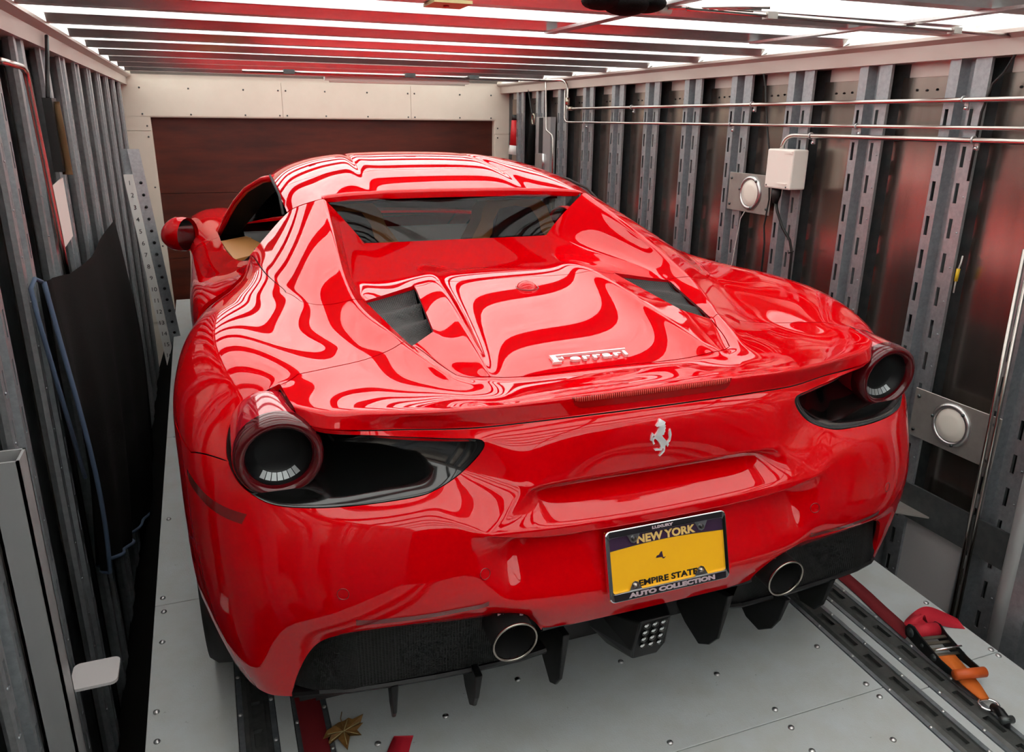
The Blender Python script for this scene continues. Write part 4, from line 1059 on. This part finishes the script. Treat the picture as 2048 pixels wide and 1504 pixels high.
ob(MB().tube([(xp,3.44,1.60), (xp,3.44,1.555)], .014, 8), 'coupling', 'zinc', t, base); ob(MB().tube([(xp,3.42,1.534), (xp,3.375,1.534)], .013, 8), 'coupling', 'zinc', t, base)
P2 = [(xp,3.478,1.645)] + arc((xp,3.478,1.50), (xp,3.42,1.454), (xp,3.478,1.454)) + [(xp,-1.5,1.456)]
conduit(P2, .0062, 'middle thin conduit pipe with an upward bend on the right wall', [(3.18,1.454), (1.735,1.455), (1.0,1.455)])
P3 = arc((xp-.01,1.372,1.36), (xp,1.31,1.418), (xp-.005,1.372,1.418)) + [(xp,1.25,1.418), (xp,-1.5,1.424)]
conduit(P3, .0085, 'lowest conduit pipe leading along the right wall to the white junction box', [(1.225,1.418), (.525,1.421)])
base = (XP-.016,3.72,1.70); t = thing('conduit_pipe', base, 'short kinked conduit pipe dropping down the right wall by the grey switch box', 'pipe', 'conduits on the right wall')
ob(MB().tube([(1.287,3.73,1.70), (1.287,3.72,1.66), (1.287,3.70,1.42), (1.287,3.69,1.40), (1.287,3.60,1.372), (1.287,3.585,1.35), (1.287,3.57,.9)], .006, 8), 'pipe', 'pipe', t, base)
# ---- loose black cables down the right wall
for path, lb in (([(1.3335,1.574,1.70), (1.3335,1.565,1.65), (1.3335,1.545,1.60), (1.3335,1.530,1.53), (1.3335,1.50,1.42), (1.3335,1.475,1.34), (1.3335,1.445,1.16), (1.3335,1.46,1.05), (1.3335,1.445,.98), (1.3335,1.44,.70)], 'thin black cable hanging from the top rail behind the white junction box'),
                 ([(1.3335,.44,1.705), (1.3335,.455,1.66), (1.3335,.48,1.61), (1.3335,.51,1.58), (1.3335,.53,1.50), (1.3335,.532,1.30)], 'thick black cable dropping from the top rail at the right picture edge')):
    base = path[0]; o = MB().tube([tuple(Vector(p) - Vector(base)) for p in path], .004, 8).build('cable', 'cable'); o.location = base; tag(o, lb, 'cable', 'cables on the walls')
base = (1.335,1.60,1.10); o = MB().tube([tuple(Vector(p) - Vector(base)) for p in [(1.335,1.60,1.095), (1.335,1.625,1.06), (1.335,1.655,.85), (1.335,1.66,.70)]], .002, 6).build('lamp_wire', 'wire_white'); o.location = base; tag(o, 'thin pale wire trailing down from the upper wall lamp plate', 'wire')
base = (1.395,.56,.98); t = thing('wire_splice', base, 'short yellow wire splice poking out behind a wall post', 'wire')
ob(MB().tube([(1.36,.522,1.07), (1.352,.517,1.05), (1.35,.52,1.03)], .0025, 6), 'white_wire', 'wire_white', t, base); ob(MB().tube([(1.35,.52,1.03), (1.352,.523,.99)], .0055, 8), 'yellow_sleeve', 'yellow', t, base); ob(MB().tube([(1.352,.523,.99), (1.36,.53,.95)], .0025, 6), 'white_wire', 'wire_white', t, base)
# ---- lower right: kick rail, panel, bracket, rods, near pole
MB().box(1.333,1.342,-1.2,.60,.150,.275).build('kick_rail', 'steel_dark', wall_r)
MB().box(1.352,1.360,.306,.56,-.40,.150).build('kick_panel', 'panel_grey', wall_r)
base = (1.30,.55,.19); o = MB().prism([(-.06,-.03), (.035,-.115), (.042,-.10), (.035,.06), (-.06,.06)], -.003, .003).build('shelf_bracket', 'steel_plate'); o.location = base; tag(o, 'small grey triangular bracket plate beside the right end of the bumper', 'bracket')
for dx, lb in ((0., 'left of two thin steel rods standing before the right wall'), (.016, 'right of two thin steel rods standing before the right wall')):
    o = MB().tube([(0,0,0), (0,.01,.65), (0,.02,1.25)], .006, 8).build('steel_rod', 'pipe'); o.location = (1.30+dx, .262-dx*.6, -.12); tag(o, lb, 'rod', 'thin steel rods')
base = (1.26,.09,-.85); t = thing('door_track_post', base, 'stout rounded metal post at the right picture edge behind the strap', 'post')
ob(MB().tube([(1.283,.085,-.85), (1.283,.105,1.40)], .026, 16), 'round_bead', 'alu_tube', t, base); ob(MB().box(1.27,1.328,.02,.085,-.85,1.40), 'channel', 'galvanized', t, base)
# ---- front right corner: red sleeve, hook on a cord, grey switch box
base = (1.33,4.40,1.20); t = thing('safety_light', base, 'red tapered sleeve with a white end hanging in the front right corner', 'safety gear')
ob(MB().tube([(1.345,4.42,1.50), (1.343,4.42,1.46)], .026, 10), 'black_cap', 'cable', t, base); ob(MB().tube([(1.343,4.42,1.462), (1.34,4.42,1.28)], [.026,.036], 12), 'red_sleeve', 'red_plastic', t, base); ob(MB().tube([(1.34,4.42,1.28), (1.332,4.42,1.215)], [.036,.040], 12), 'white_end', 'tape_white', t, base)
base = (1.33,4.05,1.25); t = thing('hook_cord', base, 'black cord with a steel snap hook hanging on the right wall near the front', 'hook')
ob(MB().tube([(1.33,4.13,1.665), (1.33,4.06,1.52), (1.33,4.03,1.49)], .005, 8), 'cord', 'cable', t, base)
ob(MB().tube([(1.33,4.03 + .022*math.sin(a), 1.47 + .035*math.cos(a)) for a in [2*math.pi*i/16 for i in range(16)]], .005, 6, closed=True), 'snap_hook', 'zinc', t, base); ob(MB().tube([(1.33,4.03,1.43), (1.33,4.05,1.33), (1.33,4.05,1.16)], [.018,.030,.036], 10), 'black_pouch', 'blanket', t, base)
base = (1.33,3.79,1.15); t = thing('switch_box', base, 'tall grey metal switch box with a dark slot on the right wall', 'electrical box')
ob(MB().box(1.30,1.337,3.66,3.90,1.02,1.485), 'cabinet', 'alu_tube', t, base); ob(MB().box(1.298,1.300,3.785,3.85,1.25,1.48), 'dark_slot', 'dark_hole', t, base); ob(MB().tube([(1.297,3.755,1.25), (1.297,3.755,1.14)], .012, 10), 'hinge', 'rivet_metal', t, base); ob(MB().box(1.292,1.300,3.77,3.89,1.02,1.245), 'latch_plate', 'steel_plate', t, base)
# ---- ceiling: cross pipe, cable bundle, junction plate
base = (.5,.42,1.70); t = thing('ceiling_pipe', base, 'thin pipe crossing under the nearest roof bows with two clamps', 'pipe')
ob(MB().tube([(.20,.395,1.706), (.44,.415,1.706), (1.10,.455,1.706), (1.32,.475,1.704)], .0055, 8), 'pipe', 'pipe', t, base)
for x, y in ((.445,.416), (1.085,.454)): ob(MB().box(x-.014,x+.014,y-.010,y+.012,1.698,1.7135), 'clamp', 'steel_plate', t, base)
base = (.06,.49,1.70); t = thing('cable_bundle', base, 'black lumpy bundle of cable hanging from the roof at the top edge', 'cable')
for x, y, z, rx, rz in ((-.002,.42,1.712,.045,.018), (.055,.415,1.709,.055,.024), (.112,.42,1.712,.040,.018)):
    M = Matrix.Translation((x, y, z)) @ Matrix.Diagonal((rx, .05, rz, 1)); b = MB().lathe([(math.sin(a), -math.cos(a)) for a in [math.pi*i/10 for i in range(11)]], 16, M); ob(b, 'coil', 'blanket', t, base)
base = (.2,.42,1.70); t = thing('brake_lines', base, 'pale connector with thin bent lines beside the black cable bundle', 'wires')
ob(MB().tube([(.15,.44,1.706), (.185,.445,1.706)], .011, 8), 'connector', 'lens_white', t, base)
for k in range(3): ob(MB().tube([(.17,.44-.012*k,1.708), (.22,.43-.01*k,1.710), (.30,.39-.02*k,1.709), (.36,.37-.03*k,1.706)], .003, 6), 'line', 'pipe', t, base)
base = (-.28,.66,1.71); t = thing('roof_plate', base, 'khaki flat plate bolted under the nearest roof bow', 'bracket')
ob(MB().box(-.33,-.24,.60,.70,1.7135,1.7205), 'plate', 'khaki', t, base); ob(MB().tube([(-.29,.645,1.7135), (-.29,.645,1.710)], .007, 8), 'bolt', 'red_plastic', t, base)
base = (.3,4.3,1.70); t = thing('strip_light', base, 'long pale strip light fixed under the roof before the front wall', 'lamp')
ob(MB().box(-.05,.95,4.30,4.36,1.700,1.7215), 'housing', 'white_box', t, base); ob(MB().tube([(-.02,4.315,1.697), (.92,4.315,1.697)], .010, 10), 'tube', 'lens_white', t, base)
base = (.7,3.6,1.70); t = thing('roof_conduit', base, 'bright conduit under the far roof bows bending down to the right wall', 'pipe')
ob(MB().tube([(-.6,3.62,1.708), (.3,3.60,1.708), (1.2,3.62,1.706)], .008, 8), 'pipe', 'pipe', t, base)
for x in (-.35,.35,.75): ob(MB().box(x-.03,x+.03,3.58,3.66,1.698,1.7215), 'bracket', 'steel_dark', t, base)
# ---- left side
XL = -1.278
base = (-1.255,.30,-.85); t = thing('steel_tube', base, 'open-topped square steel tube standing at the left picture edge', 'post')
b = MB()
for z0, z1 in ((-.85,.863),):
    x0, x1, y0, y1, w_ = -1.277, -1.222, .27, .335, .005
    b.box(x0,x1,y0,y0+w_,z0,z1).box(x0,x1,y1-w_,y1,z0,z1).box(x0,x0+w_,y0,y1,z0,z1).box(x1-w_,x1,y0,y1,z0,z1)
ob(b, 'tube', 'alu_tube', t, base)
tb = MB(); prism_poly(tb, rrect(-1.236,-1.142,.345,.435,.014,4), .292, .299, lambda x, y, d: Vector((x, y, d))); ob(tb, 'tab', 'panel_grey', t, base)
base = (XL,1.5,-.85)
o = MB().tube([(0,-.62,2.425), (0,-.40,2.425), (0,-.355,2.415), (0,-.345,2.38), (0,-.27,1.98), (0,-.26,1.87)], .008, 8).build('conduit_pipe', 'pipe'); o.location = (XL+.03, 1.5, -.85); tag(o, 'conduit pipe bending down the left wall beside the hanging hook', 'pipe', 'conduits on the left wall')
o = MB().tube([(0,.11,.12), (0,.06,.06), (0,.0,0), (0,-.05,-.06)], .006, 8).build('cable', 'cable'); o.location = (XL+.02, 1.53, 1.57); tag(o, 'short black cable hanging from the left top rail', 'cable', 'cables on the walls')
base = (XL+.02,1.49,1.29); t = thing('hanging_strap', base, 'worn brown strap with a black buckle hanging on the left wall', 'strap')
b = MB(); ribbon(b, [((XL+.02,1.52,1.50), (XL+.045,1.50,1.50)), ((XL+.025,1.50,1.44), (XL+.05,1.48,1.44)), ((XL+.02,1.51,1.37), (XL+.05,1.49,1.37)), ((XL+.02,1.525,1.29), (XL+.05,1.50,1.29))]); ob(b, 'webbing', 'brown_strap', t, base)
ob(MB().box(XL+.005,XL+.03,1.47,1.55,1.30,1.51), 'buckle_plate', 'cable', t, base)
o = MB().box(-.002,.002,-.10,.10,-.09,.09).build('paper_sheet', 'paper'); o.location = (XL+.016, 1.43, 1.185); o.rotation_euler = (.06,0,0); tag(o, 'pale sheet of paper stuck on the left wall above the blanket', 'paper')
# perforated upright with a numbered tape, near the front left corner
base = (-1.20,3.6,-.9); t = thing('lift_post', base, 'perforated upright with a numbered white tape in the front left corner', 'post')
b = MB()
A0, A1 = Vector((-1.272,3.6,1.155)), Vector((-1.148,3.6,-.34)); dv = (A1 - A0)
wx = Vector((.045, 0, 0))
def up(u, v, d=0.): return A0 + dv*v + wx*u + Vector((0,-d,0))
b.add([up(0,0), up(1,0), up(1,1), up(0,1), up(0,0,-.03), up(1,0,-.03), up(1,1,-.03), up(0,1,-.03)], [(0,1,2,3), (0,4,5,1), (1,5,6,2), (0,3,7,4)])
ob(b, 'number_tape', 'tape_white', t, base)
b = MB().add([up(1.05,-.09,-.01), up(2.35,-.09,-.03), up(2.35,1,-.03), up(1.05,1,-.01), up(.2,-.09,-.035), up(1.0,-.09,-.035), up(1.0,0,-.035), up(.2,0,-.035)], [(0,1,2,3), (4,5,6,7)])
ob(b, 'perforated_channel', 'galvanized', t, base)
for k in range(22):
    v = .03 + .0445*k
    c_ = up(1.75, v, -.018); hole = MB().tube([c_ + Vector((0,-.004,0)), c_ + Vector((0,-.006,0))], .0085, 8); ob(hole, 'hole', 'dark_hole', t, base)
    me = text_mesh(str(k+1), .034, extrude=.0004); me.transform(Matrix.Translation(up(.5, v, .002) - Vector(base)) @ Matrix.Rotation(math.pi/2, 4, 'X')); link('numeral', me, 'cable', t)
# moving blanket with blue binding, hung along the left wall
base = (-1.24,1.7,-.1); t = thing('moving_blanket', base, 'black quilted moving blanket with blue binding draped along the left wall', 'blanket')
topc = [(.86,1.082), (.92,1.080), (1.16,1.047), (1.56,1.032), (2.0,1.04), (2.42,1.05), (2.56,.98)]
botc = [(.95,.225), (1.02,.215), (1.30,.10), (1.68,-.05), (2.05,-.16), (2.40,-.22), (2.72,-.25)]
def bl_(u, v):
    y0, z0 = curve(topc, u); y1, z1 = curve(botc, u)
    fold = .018*math.sin(u*17 + v*2) * (.3 + .7*v) + .012*math.sin(u*41 + 3*v)*v
    return Vector((-1.243 + fold + .02*math.sin(math.pi*v) + .02*(1-v)*math.sin(math.pi*u), y0*(1-v) + y1*v - .05*math.sin(math.pi*v)*(1-u) + .32*math.sin(math.pi*v)*u**3, z0*(1-v) + z1*v))
me = grid_mesh('bl', lambda u, v: bl_(u, v) - Vector(base), 60, 24); link('quilt', me, 'blanket', t)
for pth in ([bl_(0, k/24) for k in range(25)], [bl_(k/40, 1) for k in range(41)]):
    ob(MB().tube([p + Vector((.004,0,0)) for p in pth], .006, 8), 'binding', 'binding', t, base)
ob(MB().tube([bl_(0,0), bl_(0,0) + Vector((-.010,-.02,.012)), bl_(0,0) + Vector((-.016,-.05,-.005)), bl_(0,.1) + Vector((-.018,-.05,0)), bl_(0,.6) + Vector((-.018,-.02,0))], .0055, 8), 'binding', 'binding', t, base)
# ---- straps on the deck
z = .008
base = (.98,.7,0); t = thing('lashing_strap', base, 'flat dark red strap running under the car along the right track', 'strap', 'red straps', deck=True)
b = MB(); ribbon(b, [((.965,2.2,.004), (1.03,2.2,.004)), ((.965,.9,.004), (1.03,.9,.004)), ((.972,.45,.004), (1.026,.45,.004)), ((.955,.26,.004), (1.010,.27,.004)), ((.945,.135,.006), (.998,.16,.006))]); ob(b, 'webbing', 'strap_red', t, base)
base = (-.745,.7,0); o = MB(); ribbon(o, [((-.776,.56,.010), (-.716,.56,.010)), ((-.776,.50,.010), (-.716,.50,.010)), ((-.772,.30,.010), (-.712,.30,.010)), ((-.770,-.6,.010), (-.710,-.6,.010))])
t = thing('lashing_strap', base, 'flat dark red strap lying along the left track below the bumper corner', 'strap', 'red straps', deck=True); ob(o, 'webbing', 'strap_red', t, base)
base = (-.55,.2,0); o = MB(); ribbon(o, [((-.559,.276,.004), (-.514,.262,.004)), ((-.585,.235,.004), (-.535,.22,.004)), ((-.62,.16,.004), (-.565,.145,.004))]); t = thing('strap_end', base, 'short end of a red strap at the bottom edge beside the leaf', 'strap', 'red straps', deck=True); ob(o, 'webbing', 'strap_bright', t, base)
# ratchet tie-down: everything that moves with the buckle
base = (.97,0,0); t = thing('ratchet_strap', base, 'black ratchet buckle with orange handle, red strap end and hook on the right track', 'ratchet strap', deck=True)
d = Vector((-.20,-1,0)).normalized(); e = Vector((d.y*-1, d.x, 0)).normalized()      # d: towards the hook, e: to the right
o0 = Vector((.998,.118,.0))
def rp(a, b_, c_): return o0 + d*a + e*b_ + Vector((0,0,c_))
W2 = .040
for sg_ in (-1, 1):
    # frame cheeks: long curved plates
    prof = [(-.022,.010), (-.030,.030), (-.020,.050), (.0,.056), (.030,.048), (.075,.044), (.120,.040), (.185,.046), (.192,.036), (.15,.022), (.10,.014), (.04,.008)]
    f = MB(); n_ = len(prof)
    f.add([rp(a, sg_*W2, c_) for a, c_ in prof] + [rp(a, sg_*(W2+.005), c_) for a, c_ in prof], [tuple(range(n_)), tuple(range(2*n_-1, n_-1, -1))] + [(i, (i+1) % n_, n_+(i+1) % n_, n_+i) for i in range(n_)])
    ch_ = ob(f, 'side_plate', 'ratchet_black', t, base)
    for a, c_, r_ in ((-.004,.032,.014), (.10,.030,.010), (.05,.03,.005)): ob(MB().tube([rp(a, sg_*(W2+.005), c_), rp(a, sg_*(W2+.008), c_)], r_, 14), 'pivot', 'steel_dark', ch_, base)
ob(MB().tube([rp(-.004,-W2,.034), rp(-.004,W2,.034)], .021, 20), 'wound_drum', 'strap_bright', t, base)
for a, c_ in ((.034,.040), (.052,.036), (.075,.034), (.092,.030)): ob(MB().box(-.5,.5,-.5,.5,-.5,.5, Matrix(((e.x*2*W2, d.x*.010, 0, rp(a,0,c_).x), (e.y*2*W2, d.y*.010, 0, rp(a,0,c_).y), (0, 0, .004, rp(a,0,c_).z), (0,0,0,1)))), 'cross_bar', 'zinc', t, base)
ob(MB().tube([rp(.085,-W2*.8,.042), rp(.083,W2*1.3,.046)], .003, 8), 'pawl', 'chrome', t, base)
ob(MB().tube([rp(.183,-W2-.006,.043), rp(.183,W2+.006,.043)], .014, 16), 'handle', 'handle_orange', t, base)
b = MB(); ribbon(b, [(rp(.085,-.026,.026), rp(.085,.026,.026)), (rp(.14,-.027,.020), rp(.14,.027,.020)), (rp(.20,-.024,.016), rp(.20,.024,.016)), (rp(.25,-.012,.014), rp(.25,.012,.014))], .004); ob(b, 'orange_webbing', 'strap_orange', t, base)
rc = rp(.265,0,.012)
ob(MB().tube([rc + d*(.020*math.cos(a)) + e*(.026*math.sin(a)) for a in [2*math.pi*i/20 for i in range(20)]], .0042, 8, closed=True), 'ring', 'chrome', t, base)
ob(MB().tube([rc + d*.012 + Vector((0,0,.006)), rc + d*.035 + Vector((0,0,.012)), rc + d*.060 + Vector((0,0,.006)), rc + d*.068 + Vector((0,0,-.010))], [.010,.012,.012,.008], 10), 'track_hook', 'ratchet_black', t, base)
ob(MB().tube([rc + d*.060 - e*.016 + Vector((0,0,.008)), rc + d*.060 + e*.018 + Vector((0,0,.008))], .010, 10), 'hook_pin', 'steel_dark', t, base)
b = MB(); ribbon(b, [(rp(-.020,-.030,.038), rp(-.020,.022,.044)), (rp(-.045,-.034,.026), rp(-.042,.020,.042)), (rp(-.062,-.020,.030), rp(-.050,.030,.052)), (rp(-.080,.030,.050), rp(-.040,.045,.022)), (rp(-.090,.075,.046), rp(-.045,.085,.012)), (rp(-.085,.125,.026), rp(-.040,.125,.003)), (rp(-.072,.170,.006), rp(-.030,.165,.002))]); ob(b, 'loose_end', 'strap_bright', t, base)
# dry leaf
base = (-.673,.324,0); t = thing('dry_leaf', base, 'dry curled brown maple leaf lying on the deck below the bumper', 'leaf', deck=True)
lf = [(0,-.042), (.008,-.02), (.030,-.022), (.024,-.006), (.038,.004), (.034,.014), (.042,.026), (.020,.022), (.014,.030), (.004,.020), (-.006,.028), (-.014,.016), (-.030,.010), (-.040,-.006), (-.024,-.006), (-.034,-.022), (-.014,-.018)]
L_ = MB(); n_ = len(lf); L_.v = [(x*1.3, y*1.3, .006 + .014*abs(math.sin(i*1.9)) ) for i, (x, y) in enumerate(lf)] + [(.0,.0,.012)]
L_.f = [(i, (i+1) % n_, n_) for i in range(n_)]; L_.sm = [False]*n_
L_.build('blade', 'leaf_brown', t)
for x, y in ((0,-.04), (.028,-.02), (.036,.012), (-.030,-.02), (-.034,.0), (.012,.026)): MB().tube([(0,0,.0135), (x*1.15,y*1.15,.016)], .0009, 5).build('vein', 'khaki', t)
MB().tube([(.0,.015,.013), (-.002,.035,.02), (.004,.052,.024)], .0012, 6).build('stem', 'leaf_brown', t)
tag(o, None)
